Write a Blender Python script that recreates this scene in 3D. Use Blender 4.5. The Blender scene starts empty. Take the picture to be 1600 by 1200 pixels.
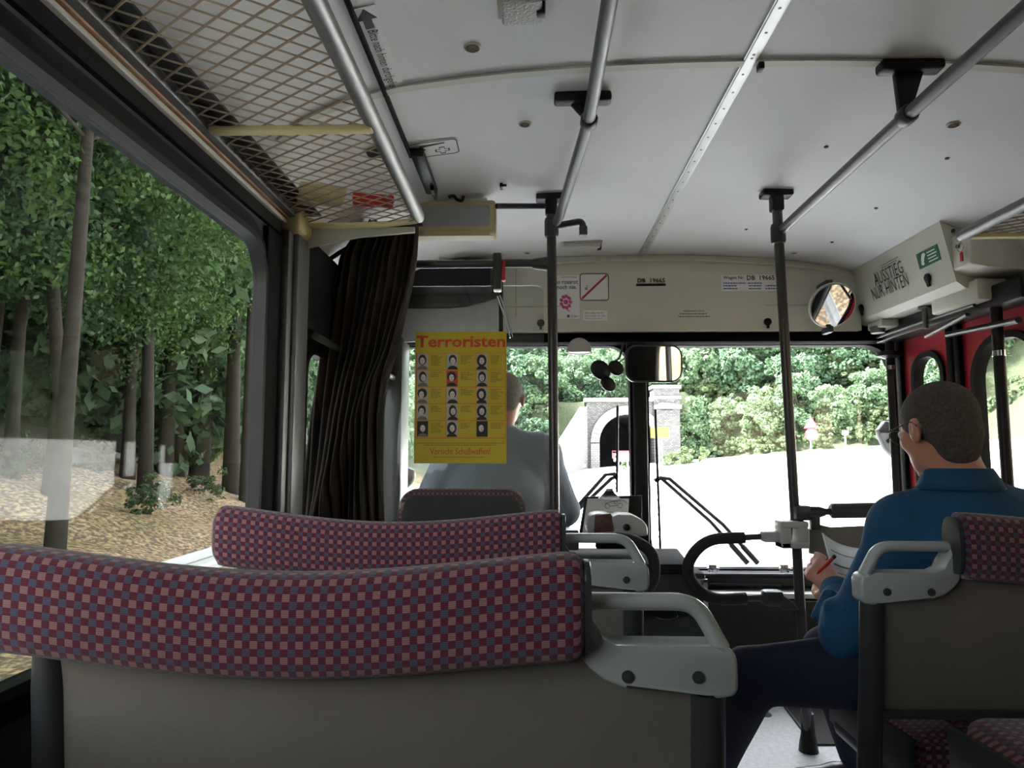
import bpy, bmesh, math, random
import numpy as np
from mathutils import Vector, Matrix, noise
random.seed(7); np.random.seed(7)
C = bpy.context.scene.collection
SC = bpy.context.scene

# ---------------------------------------------------------------- camera, sky, sun, exposure
FPX = 1100.0
CAM = Vector((0, 0, 1.05))
YAW = math.atan2(32, FPX); PITCH = math.atan2(107, FPX)
cd = bpy.data.cameras.new('camera'); cam = bpy.data.objects.new('camera', cd); C.objects.link(cam)
cam.location = CAM
cam.rotation_euler = (math.pi/2 + PITCH, 0, YAW)
cd.sensor_fit = 'HORIZONTAL'; cd.sensor_width = 36.0; cd.lens = 36.0*FPX/1600
cd.clip_start = 0.02; cd.clip_end = 500
SC.camera = cam

W = bpy.data.worlds.new('sky'); SC.world = W; W.use_nodes = True
nt = W.node_tree; bg = nt.nodes['Background']
sk = nt.nodes.new('ShaderNodeTexSky'); sk.sky_type = 'HOSEK_WILKIE'
sk.sun_direction = Vector((-.75, .15, 1.0)).normalized(); sk.turbidity = 6.0; sk.ground_albedo = .3
mx = nt.nodes.new('ShaderNodeMix'); mx.data_type = 'RGBA'
mx.inputs[0].default_value = .7; mx.inputs[7].default_value = (.96, .96, 1.0, 1)
nt.links.new(sk.outputs[0], mx.inputs[6]); nt.links.new(mx.outputs[2], bg.inputs[0])
bg.inputs[1].default_value = 1.5

sl = bpy.data.lights.new('sun', 'SUN'); sl.energy = 8.0; sl.angle = math.radians(12); sl.color = (1, .96, .88)
so = bpy.data.objects.new('sun', sl); C.objects.link(so)
so.rotation_euler = Vector((-.75, .15, 1.0)).normalized().to_track_quat('Z', 'Y').to_euler()

vs = SC.view_settings; vs.view_transform = 'Standard'; vs.look = 'None'; vs.gamma = 1.0; vs.use_curve_mapping = False
vs.exposure = 3.32
cy = SC.cycles
cy.max_bounces = 10; cy.diffuse_bounces = 5; cy.glossy_bounces = 3; cy.transmission_bounces = 4; cy.transparent_max_bounces = 20
cy.caustics_reflective = False; cy.caustics_refractive = False
cy.use_denoising = True; cy.sample_clamp_indirect = 8.0

def portal(loc, rot, sx, sy):       # sky portals in the window openings (they give off no light of their own)
    l = bpy.data.lights.new('window_portal', 'AREA'); l.shape = 'RECTANGLE'; l.size = sx; l.size_y = sy
    l.cycles.is_portal = True
    o = bpy.data.objects.new('window_portal', l); C.objects.link(o); o.location = loc; o.rotation_euler = rot
H = math.pi/2
portal((.53, 3.62, 1.05), (H, 0, math.pi), 2.6, 1.15)      # placed in openings, facing inwards
portal((-.78, .43, 1.17), (H, 0, -H), 2.75, .9)
portal((1.86, 1.65, 1.0), (H, 0, H), 3.7, 1.4)

# ---------------------------------------------------------------- helpers
def at(px, py, X=None, Y=None, Z=None):
    v = Vector(((px-800)/FPX, 1, (600-py)/FPX))
    v = Matrix.Rotation(YAW, 3, 'Z') @ (Matrix.Rotation(PITCH, 3, 'X') @ v)
    t = X/v.x if X is not None else (Y/v.y if Y is not None else (Z-CAM.z)/v.z)
    return CAM + v*t

def mat(name, col, rough=.6, metal=0.0, var=.06, scale=20, bump=0.0, bscale=None, spec=None, coat=0):
    m = bpy.data.materials.new(name); m.use_nodes = True; n = m.node_tree
    b = n.nodes['Principled BSDF']; b.inputs['Roughness'].default_value = rough; b.inputs['Metallic'].default_value = metal
    if spec is not None: b.inputs['Specular IOR Level'].default_value = spec
    if coat: b.inputs['Coat Weight'].default_value = coat
    tc = n.nodes.new('ShaderNodeTexCoord'); ns = n.nodes.new('ShaderNodeTexNoise')
    ns.inputs['Scale'].default_value = scale; ns.inputs['Detail'].default_value = 4
    n.links.new(tc.outputs['Object'], ns.inputs['Vector'])
    r = n.nodes.new('ShaderNodeMapRange'); r.inputs[1].default_value = .3; r.inputs[2].default_value = .7
    r.inputs[3].default_value = 1-var; r.inputs[4].default_value = 1+var
    n.links.new(ns.outputs['Fac'], r.inputs[0])
    mm = n.nodes.new('ShaderNodeVectorMath'); mm.operation = 'SCALE'
    mm.inputs[0].default_value = col[:3]; n.links.new(r.outputs[0], mm.inputs['Scale'])
    n.links.new(mm.outputs[0], b.inputs['Base Color'])
    if bump:
        bn = n.nodes.new('ShaderNodeBump'); bn.inputs['Strength'].default_value = bump; bn.inputs['Distance'].default_value = .01
        n2 = n.nodes.new('ShaderNodeTexNoise'); n2.inputs['Scale'].default_value = bscale or scale*4
        n.links.new(tc.outputs['Object'], n2.inputs['Vector'])
        n.links.new(n2.outputs['Fac'], bn.inputs['Height']); n.links.new(bn.outputs[0], b.inputs['Normal'])
    return m

def glass_mat(name, tint=(.93,.96,.95), refl=.06, haze=0.0, top=.5):
    m = bpy.data.materials.new(name); m.use_nodes = True; n = m.node_tree
    out = n.nodes['Material Output']; n.nodes.remove(n.nodes['Principled BSDF'])
    t = n.nodes.new('ShaderNodeBsdfTransparent'); t.inputs[0].default_value = (*tint, 1)
    g = n.nodes.new('ShaderNodeBsdfGlossy'); g.inputs['Roughness'].default_value = .02
    lw = n.nodes.new('ShaderNodeLayerWeight'); lw.inputs[0].default_value = .25
    mr = n.nodes.new('ShaderNodeMapRange'); mr.inputs[3].default_value = refl; mr.inputs[4].default_value = top
    n.links.new(lw.outputs['Facing'], mr.inputs[0])
    pw = n.nodes.new('ShaderNodeMath'); pw.operation = 'POWER'; pw.inputs[1].default_value = 1.3
    n.links.new(mr.outputs[0], pw.inputs[0])
    mx = n.nodes.new('ShaderNodeMixShader'); n.links.new(pw.outputs[0], mx.inputs[0])
    n.links.new(t.outputs[0], mx.inputs[1]); n.links.new(g.outputs[0], mx.inputs[2])
    last = mx
    if haze:
        d = n.nodes.new('ShaderNodeBsdfDiffuse'); d.inputs[0].default_value = (.7,.72,.72,1)
        m2 = n.nodes.new('ShaderNodeMixShader'); m2.inputs[0].default_value = haze
        n.links.new(last.outputs[0], m2.inputs[1]); n.links.new(d.outputs[0], m2.inputs[2]); last = m2
    n.links.new(last.outputs[0], out.inputs[0])
    return m

def fabric_mat(name):
    m = bpy.data.materials.new(name); m.use_nodes = True; n = m.node_tree; L = n.links.new
    b = n.nodes['Principled BSDF']; b.inputs['Roughness'].default_value = .95
    b.inputs['Sheen Weight'].default_value = .25
    uv = n.nodes.new('ShaderNodeTexCoord'); sp = n.nodes.new('ShaderNodeSeparateXYZ'); L(uv.outputs['UV'], sp.inputs[0])
    def M(op, a, bb=None):
        x = n.nodes.new('ShaderNodeMath'); x.operation = op
        for i, v in enumerate((a, bb)):
            if v is None: continue
            if isinstance(v, (int, float)): x.inputs[i].default_value = v
            else: L(v, x.inputs[i])
        return x.outputs[0]
    s = 1/.0092
    i = M('FLOOR', M('MULTIPLY', sp.outputs[0], s)); j = M('FLOOR', M('MULTIPLY', sp.outputs[1], s))
    par = M('FLOORED_MODULO', M('ADD', i, j), 2.0)
    jm = M('FLOORED_MODULO', j, 2.0)
    def mix(f, a, c):
        x = n.nodes.new('ShaderNodeMix'); x.data_type = 'RGBA'; L(f, x.inputs[0])
        for k, v in ((6, a), (7, c)):
            if isinstance(v, tuple): x.inputs[k].default_value = (*v, 1)
            else: L(v, x.inputs[k])
        return x.outputs[2]
    light = mix(jm, (.26, .13, .138), (.066, .066, .118))
    col = mix(par, (.098, .008, .024), light)
    # ribbed weave: fine threads running along the cloth
    wv = n.nodes.new('ShaderNodeTexWave'); wv.bands_direction = 'Y'; wv.inputs['Scale'].default_value = 130
    wv.inputs['Distortion'].default_value = .5; L(uv.outputs['UV'], wv.inputs['Vector'])
    dk = n.nodes.new('ShaderNodeMapRange'); dk.inputs[3].default_value = .8; dk.inputs[4].default_value = 1.1
    L(wv.outputs['Fac'], dk.inputs[0])
    sc = n.nodes.new('ShaderNodeVectorMath'); sc.operation = 'SCALE'; L(col, sc.inputs[0]); L(dk.outputs[0], sc.inputs['Scale'])
    L(sc.outputs[0], b.inputs['Base Color'])
    bn = n.nodes.new('ShaderNodeBump'); bn.inputs['Strength'].default_value = .3; bn.inputs['Distance'].default_value = .002
    L(wv.outputs['Fac'], bn.inputs['Height']); L(bn.outputs[0], b.inputs['Normal'])
    return m

M = {}
def dm(k, *a, **kw): M[k] = mat(k, *a, **kw)
dm('ceiling_white', (.76,.77,.785), .55, var=.03, scale=3, bump=.08, bscale=300)
dm('cream', (.60,.60,.53), .5, var=.03, scale=6)
dm('cream_dark', (.42,.41,.35), .5, var=.04)
dm('yellow_plastic', (.62,.52,.27), .45, var=.06, scale=8)
dm('wood_trim', (.24,.12,.045), .5, var=.25, scale=12)
dm('rubber', (.006,.006,.007), .75, var=.1, spec=.12)
dm('black', (.008,.008,.010), .4, var=.1, spec=.3)
dm('black_soft', (.014,.013,.015), .8, var=.15, bump=.2)
dm('dark_metal', (.045,.047,.05), .38, .2, var=.08)
dm('tube_dark', (.055,.057,.06), .32, .3, var=.08)
dm('alu_dark', (.13,.13,.135), .38, .7, var=.08)
dm('alu', (.17,.172,.175), .45, .8, var=.08, scale=30)
dm('alu_light', (.62,.63,.62), .42, .6, var=.06)
dm('chrome', (.75,.75,.76), .15, 1.0, var=.03)
dm('handle_white', (.38,.405,.40), .35, var=.03, coat=.2)
dm('shell_beige', (.175,.155,.134), .6, var=.05, scale=9, bump=.1, bscale=220)
dm('screw', (.10,.10,.10), .4, .6)
dm('floor_grey', (.60,.61,.64), .5, var=.12, scale=60)
dm('wall_grey', (.06,.06,.064), .8, var=.08, spec=.2)
dm('dark_panel', (.035,.035,.037), .7, var=.15, spec=.2)
dm('dash_black', (.018,.018,.021), .85, var=.15, spec=.12)
dm('matte_black', (.003,.003,.004), .9, spec=.05)
dm('brown_curtain', (.034,.026,.022), .95, var=.12, bump=.25, bscale=300)
dm('navy', (.008,.012,.035), .4)
dm('wire_cream', (.50,.42,.31), .5, var=.1)
dm('wire_brown', (.30,.22,.15), .6, var=.1)
dm('red_paint', (.42,.012,.03), .35, var=.05)
dm('red', (.50,.02,.02), .5)
dm('paper', (.78,.79,.80), .7, var=.02)
dm('poster_yellow', (.60,.47,.02), .55, var=.02)
dm('poster_red', (.62,.06,.015), .5, var=.02)
dm('ink', (.02,.018,.02), .6)
dm('ink_grey', (.16,.16,.15), .6)
dm('ink_olive', (.20,.14,.01), .6)
dm('photo_grey', (.50,.46,.43), .6)
dm('photo_face', (.74,.68,.63), .6)
dm('pink_ink', (.55,.07,.28), .6)
dm('blue_ink', (.03,.08,.35), .5)
dm('green_sign', (.02,.14,.07), .5)
dm('lamp_plastic', (.50,.50,.48), .3, var=.04, bump=.5, bscale=150)
dm('screen_grey', (.42,.44,.46), .35, var=.03)
dm('blind_grey', (.50,.51,.52), .8, var=.08, bump=.3, bscale=25)
dm('skin', (.52,.25,.18), .55, var=.08, scale=25, bump=.1)
dm('hair_grey', (.085,.072,.065), .9, var=.35, scale=160, bump=.6, bscale=400)
dm('hair_silver', (.22,.20,.19), .9, var=.3, scale=160, bump=.5, bscale=400)
dm('shirt_teal', (.006,.066,.150), .85, var=.08, bump=.2, bscale=250)
dm('shirt_grey', (.26,.31,.38), .85, var=.06, bump=.2, bscale=250)
dm('trousers', (.010,.012,.035), .9, var=.15, bump=.15, bscale=250)
dm('shoe_black', (.012,.012,.014), .35)
dm('machine_grey', (.40,.40,.38), .45, var=.04)
dm('machine_red', (.14,.06,.05), .6, var=.3, scale=90)
dm('road_glare', (.72,.72,.71), .85, var=.06, scale=2)
dm('galvanised', (.60,.62,.64), .45, .3, var=.06)
dm('hole_shade', (.012,.014,.018), .9)  # near-black colour standing in for shade inside the tunnel and niche
dm('sign_yellow', (.36,.24,.01), .6); dm('sign_white', (.38,.38,.38), .6); dm('sign_red', (.28,.03,.04), .6)
M['glass'] = glass_mat('glass', (.975,.985,.98), .05, .003); M['acrylic'] = glass_mat('acrylic', (.93,.94,.94), .05, .035)
M['side_glass'] = glass_mat('side_glass', (.57,.59,.58), .016, .003, .12)
M['fabric'] = fabric_mat('checked_moquette')
mm_ = bpy.data.materials.new('mirror'); mm_.use_nodes = True
_b = mm_.node_tree.nodes['Principled BSDF']; _b.inputs['Metallic'].default_value = 1; _b.inputs['Roughness'].default_value = .03
_b.inputs['Base Color'].default_value = (.85,.86,.86,1); M['mirror'] = mm_

def thing(name, label, cat, loc=(0,0,0), group=None):
    o = bpy.data.objects.new(name, None); C.objects.link(o); o.empty_display_size = .05
    o.location = loc; o['label'] = label; o['category'] = cat
    if group: o['group'] = group
    return o
def tag(o, label, cat, group=None):
    o['label'] = label; o['category'] = cat
    if group: o['group'] = group
    return o
def wloc(o):
    v = Vector((0,0,0))
    while o is not None: v += o.location; o = o.parent
    return v
def obj(name, bm, m, parent=None, smooth=True, label=None, sharp=35):
    """bm: bmesh in world coordinates -> one mesh object"""
    me = bpy.data.meshes.new(name); bmesh.ops.recalc_face_normals(bm, faces=bm.faces)
    bm.to_mesh(me); bm.free()
    ms = m if isinstance(m, (list, tuple)) else [m]
    for x in ms: me.materials.append(M[x] if isinstance(x, str) else x)
    if smooth:
        me.polygons.foreach_set('use_smooth', [True]*len(me.polygons))
        me.set_sharp_from_angle(angle=math.radians(sharp))
    o = bpy.data.objects.new(name, me); C.objects.link(o)
    if parent is not None:
        me.transform(Matrix.Translation(-wloc(parent))); o.parent = parent
    else:   # origin at the base centre
        co = [v.co for v in me.vertices]
        if co:
            lo = Vector([min(c[i] for c in co) for i in range(3)]); hi = Vector([max(c[i] for c in co) for i in range(3)])
            ce = Vector(((lo.x+hi.x)/2, (lo.y+hi.y)/2, lo.z)); me.transform(Matrix.Translation(-ce)); o.location = ce
    if label: o['label'] = label
    return o
def struct(name, bm, m, parent=None, **k):
    o = obj(name, bm, m, parent, **k)
    if parent is None: o['kind'] = 'structure'
    return o
def dup(root, loc, label=None, group=None):
    r = root.copy(); C.objects.link(r); r.location = loc
    if label: r['label'] = label
    if group: r['group'] = group
    for ch in list(root.children):
        c = ch.copy(); C.objects.link(c); c.parent = r
        for g in list(ch.children):
            d = g.copy(); C.objects.link(d); d.parent = c
    return r
def B(): return bmesh.new()

def box(bm, lo, hi, bev=0.0, seg=2, rot=None, piv=None, mi=0):
    t = bmesh.new(); bmesh.ops.create_cube(t, size=1)
    lo = Vector(lo); hi = Vector(hi)
    for v in t.verts: v.co = Vector([(lo[i]+hi[i])/2 + v.co[i]*(hi[i]-lo[i]) for i in range(3)])
    if bev: bmesh.ops.bevel(t, geom=list(t.edges), offset=bev, segments=seg, affect='EDGES', profile=.5)
    if rot is not None:
        p = Vector(piv) if piv is not None else (lo+hi)/2
        for v in t.verts: v.co = p + rot @ (v.co-p)
    merge(bm, t, mi); return bm
def merge(bm, t, mi=0):
    mp = {v: bm.verts.new(v.co) for v in t.verts}
    for f in t.faces:
        try: nf = bm.faces.new([mp[v] for v in f.verts]); nf.material_index = mi if mi else f.material_index
        except ValueError: pass
    t.free()
def frames(pts):
    pts = [Vector(p) for p in pts]; T = []
    for i in range(len(pts)):
        a = pts[max(i-1,0)]; b = pts[min(i+1,len(pts)-1)]; T.append((b-a).normalized())
    n = T[0].orthogonal().normalized(); out = []
    for i, t in enumerate(T):
        n = (n - t*n.dot(t)).normalized(); out.append((pts[i], t, n, t.cross(n)))
    return out
def tube(bm, pts, r, seg=12, mi=0, caps=True, closed=False):
    fr = frames(pts); rs = r if isinstance(r, (list, tuple)) else [r]*len(fr); rings = []
    for (p, t, n, b), rr in zip(fr, rs):
        rings.append([bm.verts.new(p + (n*math.cos(a)+b*math.sin(a))*rr) for a in [2*math.pi*k/seg for k in range(seg)]])
    m = len(rings)
    for i in range(m if closed else m-1):
        A = rings[i]; D = rings[(i+1) % m]
        for k in range(seg):
            f = bm.faces.new((A[k], A[(k+1)%seg], D[(k+1)%seg], D[k])); f.material_index = mi
    if caps and not closed:
        for R_ in (rings[0][::-1], rings[-1]):
            f = bm.faces.new(R_); f.material_index = mi
    return bm
def arc(pts, rad=.05, n=6):
    """round the corners of a polyline"""
    pts = [Vector(p) for p in pts]; out = [pts[0]]
    for i in range(1, len(pts)-1):
        a, p, c = pts[i-1], pts[i], pts[i+1]
        r = min(rad, (a-p).length*.49, (c-p).length*.49)
        s = p+(a-p).normalized()*r; e = p+(c-p).normalized()*r
        for k in range(n+1):
            t = k/n; out.append(s*(1-t)**2 + p*2*t*(1-t) + e*t*t)
    out.append(pts[-1]); return out
def prism(bm, poly, d, mi=0, bev=0):
    """poly: 3D points of a planar outline, d: thickness vector"""
    d = Vector(d); t = bmesh.new()
    A = [t.verts.new(Vector(p)) for p in poly]; D = [t.verts.new(Vector(p)+d) for p in poly]
    t.faces.new(A); t.faces.new(D[::-1]); n = len(A)
    for i in range(n): t.faces.new((A[i], D[i], D[(i+1)%n], A[(i+1)%n]))
    if bev: bmesh.ops.bevel(t, geom=list(t.edges), offset=bev, segments=2, affect='EDGES', profile=.5)
    merge(bm, t, mi); return bm
def lathe(bm, base, axis, prof, seg=24, mi=0, sx=1.0):
    """prof: (radius, height) pairs along axis"""
    axis = Vector(axis).normalized(); n = axis.orthogonal().normalized() if abs(axis.z) < .99 else Vector((1,0,0)); b = axis.cross(n); base = Vector(base)
    rings = []
    for r, h in prof:
        rings.append([bm.verts.new(base+axis*h+(n*math.cos(2*math.pi*k/seg)*sx+b*math.sin(2*math.pi*k/seg))*max(r,1e-5)) for k in range(seg)])
    for A, D in zip(rings, rings[1:]):
        for k in range(seg):
            f = bm.faces.new((A[k], A[(k+1)%seg], D[(k+1)%seg], D[k])); f.material_index = mi
    for R_ in (rings[0][::-1], rings[-1]):
        f = bm.faces.new(R_); f.material_index = mi
    return bm
def disc(bm, c, nrm, r, th=.002, seg=24, mi=0): return lathe(bm, c, nrm, [(r,0),(r,th)], seg, mi)
def rrect(w, h, r, n=6, cx=0, cy=0):
    out = []
    for (sx, sy, a0) in ((1,1,0),(-1,1,90),(-1,-1,180),(1,-1,270)):
        for k in range(n+1):
            a = math.radians(a0+90*k/n); out.append((cx+sx*(w/2-r)+r*math.cos(a), cy+sy*(h/2-r)+r*math.sin(a)))
    return out
def ring(bm, outer, inner, fn, d0, d1, mi=0):
    """solid plate between two matched outlines; fn(u,v,d) -> point"""
    n = len(outer)
    V = [[bm.verts.new(fn(u, v, d)) for (u, v) in L] for L, d in ((outer,d0),(inner,d0),(inner,d1),(outer,d1))]
    for a in range(4):
        A = V[a]; D = V[(a+1)%4]
        for k in range(n):
            f = bm.faces.new((A[k], A[(k+1)%n], D[(k+1)%n], D[k])); f.material_index = mi
    return bm
def grid(bm, P_, closed_j=False, uv=None, capi=False, mi=0):
    """P_[i][j] points -> surface; uv[i][j] in metres"""
    ni = len(P_); nj = len(P_[0]); V = [[bm.verts.new(Vector(p)) for p in row] for row in P_]
    ul = bm.loops.layers.uv.verify() if uv is not None else None
    for i in range(ni-1):
        for j in range(nj if closed_j else nj-1):
            j2 = (j+1) % nj
            f = bm.faces.new((V[i][j], V[i+1][j], V[i+1][j2], V[i][j2])); f.material_index = mi
            if ul:
                jj = j+1
                for lp, (a, c) in zip(f.loops, ((i,j),(i+1,j),(i+1,jj),(i,jj))): lp[ul].uv = uv[a][c]
    if capi and closed_j:
        for row, idx in ((V[0], 0), (V[-1], ni-1)):
            c = bm.verts.new(sum((v.co for v in row), Vector())/nj)
            for j in range(nj):
                f = bm.faces.new((row[j], row[(j+1)%nj], c)); f.material_index = mi
                if ul:
                    for lp in f.loops: lp[ul].uv = (lp.vert.co.y*1.0, lp.vert.co.z)
    return bm
def solidify(o, t, off=0):
    md = o.modifiers.new('thickness', 'SOLIDIFY'); md.thickness = t; md.offset = off; return o

def text(name, s, org, u, v, w, h, m, parent=None, bold=0.0, th=.0008, font_w=None, label=None):
    """lettering fitted to a w x h rectangle with lower left corner org"""
    cu = bpy.data.curves.new('t', 'FONT'); cu.body = s; cu.offset = bold; cu.extrude = 0; cu.resolution_u = 2
    cu.space_line = .95
    to = bpy.data.objects.new('t', cu); C.objects.link(to)
    bpy.context.view_layer.update()
    dg = bpy.context.evaluated_depsgraph_get()
    me = bpy.data.meshes.new_from_object(to.evaluated_get(dg))
    bpy.data.objects.remove(to); bpy.data.curves.remove(cu)
    bm = bmesh.new(); bm.from_mesh(me); bpy.data.meshes.remove(me)
    x0 = min(q.co.x for q in bm.verts); x1 = max(q.co.x for q in bm.verts)
    y0 = min(q.co.y for q in bm.verts); y1 = max(q.co.y for q in bm.verts)
    u = Vector(u).normalized(); v = Vector(v).normalized(); nr = u.cross(v); org = Vector(org)
    for q in bm.verts:
        q.co = org + u*((q.co.x-x0)/(x1-x0)*w) + v*((q.co.y-y0)/(y1-y0)*h) + nr*(th)
    me2 = bpy.data.meshes.new(name)
    bm.to_mesh(me2); bm.free(); me2.materials.append(M[m])
    o = bpy.data.objects.new(name, me2); C.objects.link(o)
    if parent is not None: me2.transform(Matrix.Translation(-wloc(parent))); o.parent = parent
    if label: o['label'] = label
    return o
def plate(bm, org, u, v, w, h, th=.001, mi=0, r=0.0, off=0.0):
    """thin flat sheet with lower left corner org"""
    u = Vector(u).normalized(); v = Vector(v).normalized(); nr = u.cross(v); org = Vector(org)+nr*off
    pts = [(a+w/2, c+h/2) for a, c in rrect(w, h, r, 4)] if r else [(0,0),(w,0),(w,h),(0,h)]
    prism(bm, [org+u*a+v*c for a, c in pts], nr*th, mi); return bm

# ---------------------------------------------------------------- smooth bodies from rounded limbs
def sdf_mesh(prims, res=.008, k=.02, cuts=()):
    """prims: ('c',a,b,ra,rb) tapered limb | ('e',centre,(rx,ry,rz),3x3 rot or None); returns a bmesh"""
    lo = np.array([1e9]*3); hi = -lo
    def bb(p):
        if p[0] == 'c':
            a, b = np.array(p[1]), np.array(p[2]); r = max(p[3], p[4]); return np.minimum(a,b)-r, np.maximum(a,b)+r
        c = np.array(p[1]); r = max(p[2]); return c-r, c+r
    for p in prims: a, b = bb(p); lo = np.minimum(lo,a); hi = np.maximum(hi,b)
    lo = lo-4*res; n = np.ceil((hi-lo)/res).astype(int)+5
    F = np.full(n, 1.0, np.float32)
    def ev(p, sl):
        ax = [lo[i]+res*np.arange(sl[i].start, sl[i].stop) for i in range(3)]
        X, Y, Z = np.meshgrid(*ax, indexing='ij')
        if p[0] == 'c':
            a, b = np.array(p[1]), np.array(p[2]); d = b-a; L = max((d*d).sum(), 1e-9)
            t = np.clip(((X-a[0])*d[0]+(Y-a[1])*d[1]+(Z-a[2])*d[2])/L, 0, 1)
            return np.sqrt((X-a[0]-t*d[0])**2+(Y-a[1]-t*d[1])**2+(Z-a[2]-t*d[2])**2) - (p[3]+(p[4]-p[3])*t)
        c = np.array(p[1]); q = np.stack([X-c[0], Y-c[1], Z-c[2]], -1)
        if len(p) > 3 and p[3] is not None: q = q @ np.array(p[3])      # columns are local axes
        q = q/np.array(p[2]); k0 = np.sqrt((q**2).sum(-1))+1e-9; k1 = np.sqrt(((q/np.array(p[2]))**2).sum(-1))+1e-9
        return k0*(k0-1)/k1
    mg = k+3*res
    for p in prims:
        kk = p[-1]['k'] if isinstance(p[-1], dict) else k
        a, b = bb(p); i0 = np.maximum(((a-mg-lo)/res).astype(int),0); i1 = np.minimum(((b+mg-lo)/res).astype(int)+2, n)
        sl = tuple(slice(int(i0[i]), int(i1[i])) for i in range(3))
        d = ev(p, sl).astype(np.float32); f = F[sl]
        h = np.clip(.5+.5*(f-d)/kk, 0, 1); F[sl] = f*(1-h)+d*h - kk*h*(1-h)
    for p in cuts:
        a, b = bb(p); i0 = np.maximum(((a-mg-lo)/res).astype(int),0); i1 = np.minimum(((b+mg-lo)/res).astype(int)+2, n)
        if np.any(i1 <= i0): continue
        sl = tuple(slice(int(i0[i]), int(i1[i])) for i in range(3))
        F[sl] = np.maximum(F[sl], -ev(p, sl).astype(np.float32))
    I = F < 0
    cnt = np.zeros([s-1 for s in F.shape], np.uint8)
    off = [(x,y,z) for x in (0,1) for y in (0,1) for z in (0,1)]
    for o in off: cnt += I[o[0]:I.shape[0]-1+o[0], o[1]:I.shape[1]-1+o[1], o[2]:I.shape[2]-1+o[2]]
    act = np.argwhere((cnt > 0) & (cnt < 8))
    idx = -np.ones(cnt.shape, np.int32); idx[tuple(act.T)] = np.arange(len(act))
    S = np.zeros((len(act),3)); Cn = np.zeros(len(act))
    for a in off:
        for ax in range(3):
            if a[ax]: continue
            b = list(a); b[ax] = 1
            fa = F[tuple((act+a).T)]; fb = F[tuple((act+b).T)]; msk = (fa < 0) != (fb < 0)
            t = np.where(msk, fa/(fa-fb+1e-12), 0)
            pos = np.tile(np.array(a, float), (len(act),1)); pos[:,ax] += t
            S[msk] += pos[msk]; Cn[msk] += 1
    Vt = lo + res*(act + S/Cn[:,None])
    faces = []
    for ax in range(3):
        A = [slice(None)]*3; D = [slice(None)]*3; A[ax] = slice(0,-1); D[ax] = slice(1,None)
        e = np.argwhere(I[tuple(A)] != I[tuple(D)])
        e = e[np.all(e > 0, axis=1)]
        for q in range(3):
            if q != ax: e = e[e[:,q] < cnt.shape[q]]
        u, v = [(1,2),(2,0),(0,1)][ax]
        du = np.zeros(3,int); du[u] = 1; dv = np.zeros(3,int); dv[v] = 1
        c = [idx[tuple(x.T)] for x in (e-du-dv, e-dv, e, e-du)]
        s = I[tuple(e.T)]
        q4 = np.stack(c, 1); q4[~s] = q4[~s][:, ::-1]
        faces.append(q4)
    fc = np.concatenate(faces); fc = fc[np.all(fc >= 0, axis=1)]
    me = bpy.data.meshes.new('s'); me.from_pydata(Vt.tolist(), [], fc.tolist())
    bm = bmesh.new(); bm.from_mesh(me); bpy.data.meshes.remove(me)
    for _ in range(2): bmesh.ops.smooth_vert(bm, verts=bm.verts, factor=.4, use_axis_x=True, use_axis_y=True, use_axis_z=True)
    return bm

# ================================================================ THE BUS SHELL
XC = .528; XL = -.70; XR = 1.762; YF = 3.5; YB = -3.4
_dx = [0,.3,.6,.85,1.0,1.1,1.18,1.24,1.285]; _z = [2.0,1.996,1.978,1.948,1.91,1.86,1.785,1.70,1.60]
def zc(x): return float(np.interp(abs(x-XC), _dx, _z))
def ceil_frame(x):
    """down-facing tangent frame of the ceiling at x: returns slope direction along +x"""
    return Vector((1, 0, (zc(x+.02)-zc(x-.02))/.04)).normalized()
X, Y, Z = Vector((1,0,0)), Vector((0,1,0)), Vector((0,0,1))

bm = B()
xs = [XC+s*d for s, L in ((-1, _dx[::-1]), (1, _dx[1:])) for d in L]
fine = []
for a, b_ in zip(xs, xs[1:]): fine += [a+(b_-a)*k/4 for k in range(4)]
fine.append(xs[-1])
zz = [zc(x) for x in fine]
for _ in range(3): zz = [zz[0]]+[(zz[i-1]+2*zz[i]+zz[i+1])/4 for i in range(1,len(zz)-1)]+[zz[-1]]
lowr = [(x, z) for x, z in zip(fine, zz)]
def zc(x): return float(np.interp(x, fine, zz))
prism(bm, [(x, YB, z) for x, z in lowr]+[(x, YB, z+.06) for x, z in lowr[::-1]], (0, YF-YB, 0))
struct('ceiling', bm, 'ceiling_white', sharp=25)
bm = B(); box(bm, (XL-.06, YB, -.05), (XR+.06, YF+.06, 0)); struct('floor', bm, 'floor_grey')

def wallx(x, side): return lambda u, v, d: Vector((x+side*d, u, v))
def rect4(y0, y1, z0, z1, r=.001): return rrect(y1-y0, z1-z0, r, 6, (y0+y1)/2, (z0+z1)/2)
wins_L = [(-.9,1.755,.74,1.585,.11), (2.10,3.38,.64,1.36,.07)]
segs_L = [(-1.0,1.95), (1.95,YF)]; WT = .012; GR = .02
bm = B()
for (a, b_), (y0,y1,z0,z1,r) in zip(segs_L, wins_L):
    ring(bm, rect4(a,b_,0,1.72), rrect(y1-y0+2*GR,z1-z0+2*GR,r+GR,6,(y0+y1)/2,(z0+z1)/2), wallx(XL,-1), 0, WT)
box(bm, (XL-WT,YB,0), (XL,-1.0,1.72))  # unseen rear stretch closed without windows to keep light out
struct('wall_left', bm, 'wall_grey')
wins_R = [(-.1,2.15,.80,1.56,.12)]
segs_R = [(-1.0,2.36)]
bm = B()
for (a, b_), (y0,y1,z0,z1,r) in zip(segs_R, wins_R):
    ring(bm, rect4(a,b_,0,1.72), rrect(y1-y0+2*GR,z1-z0+2*GR,r+GR,6,(y0+y1)/2,(z0+z1)/2), wallx(XR,1), 0, WT)
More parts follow.
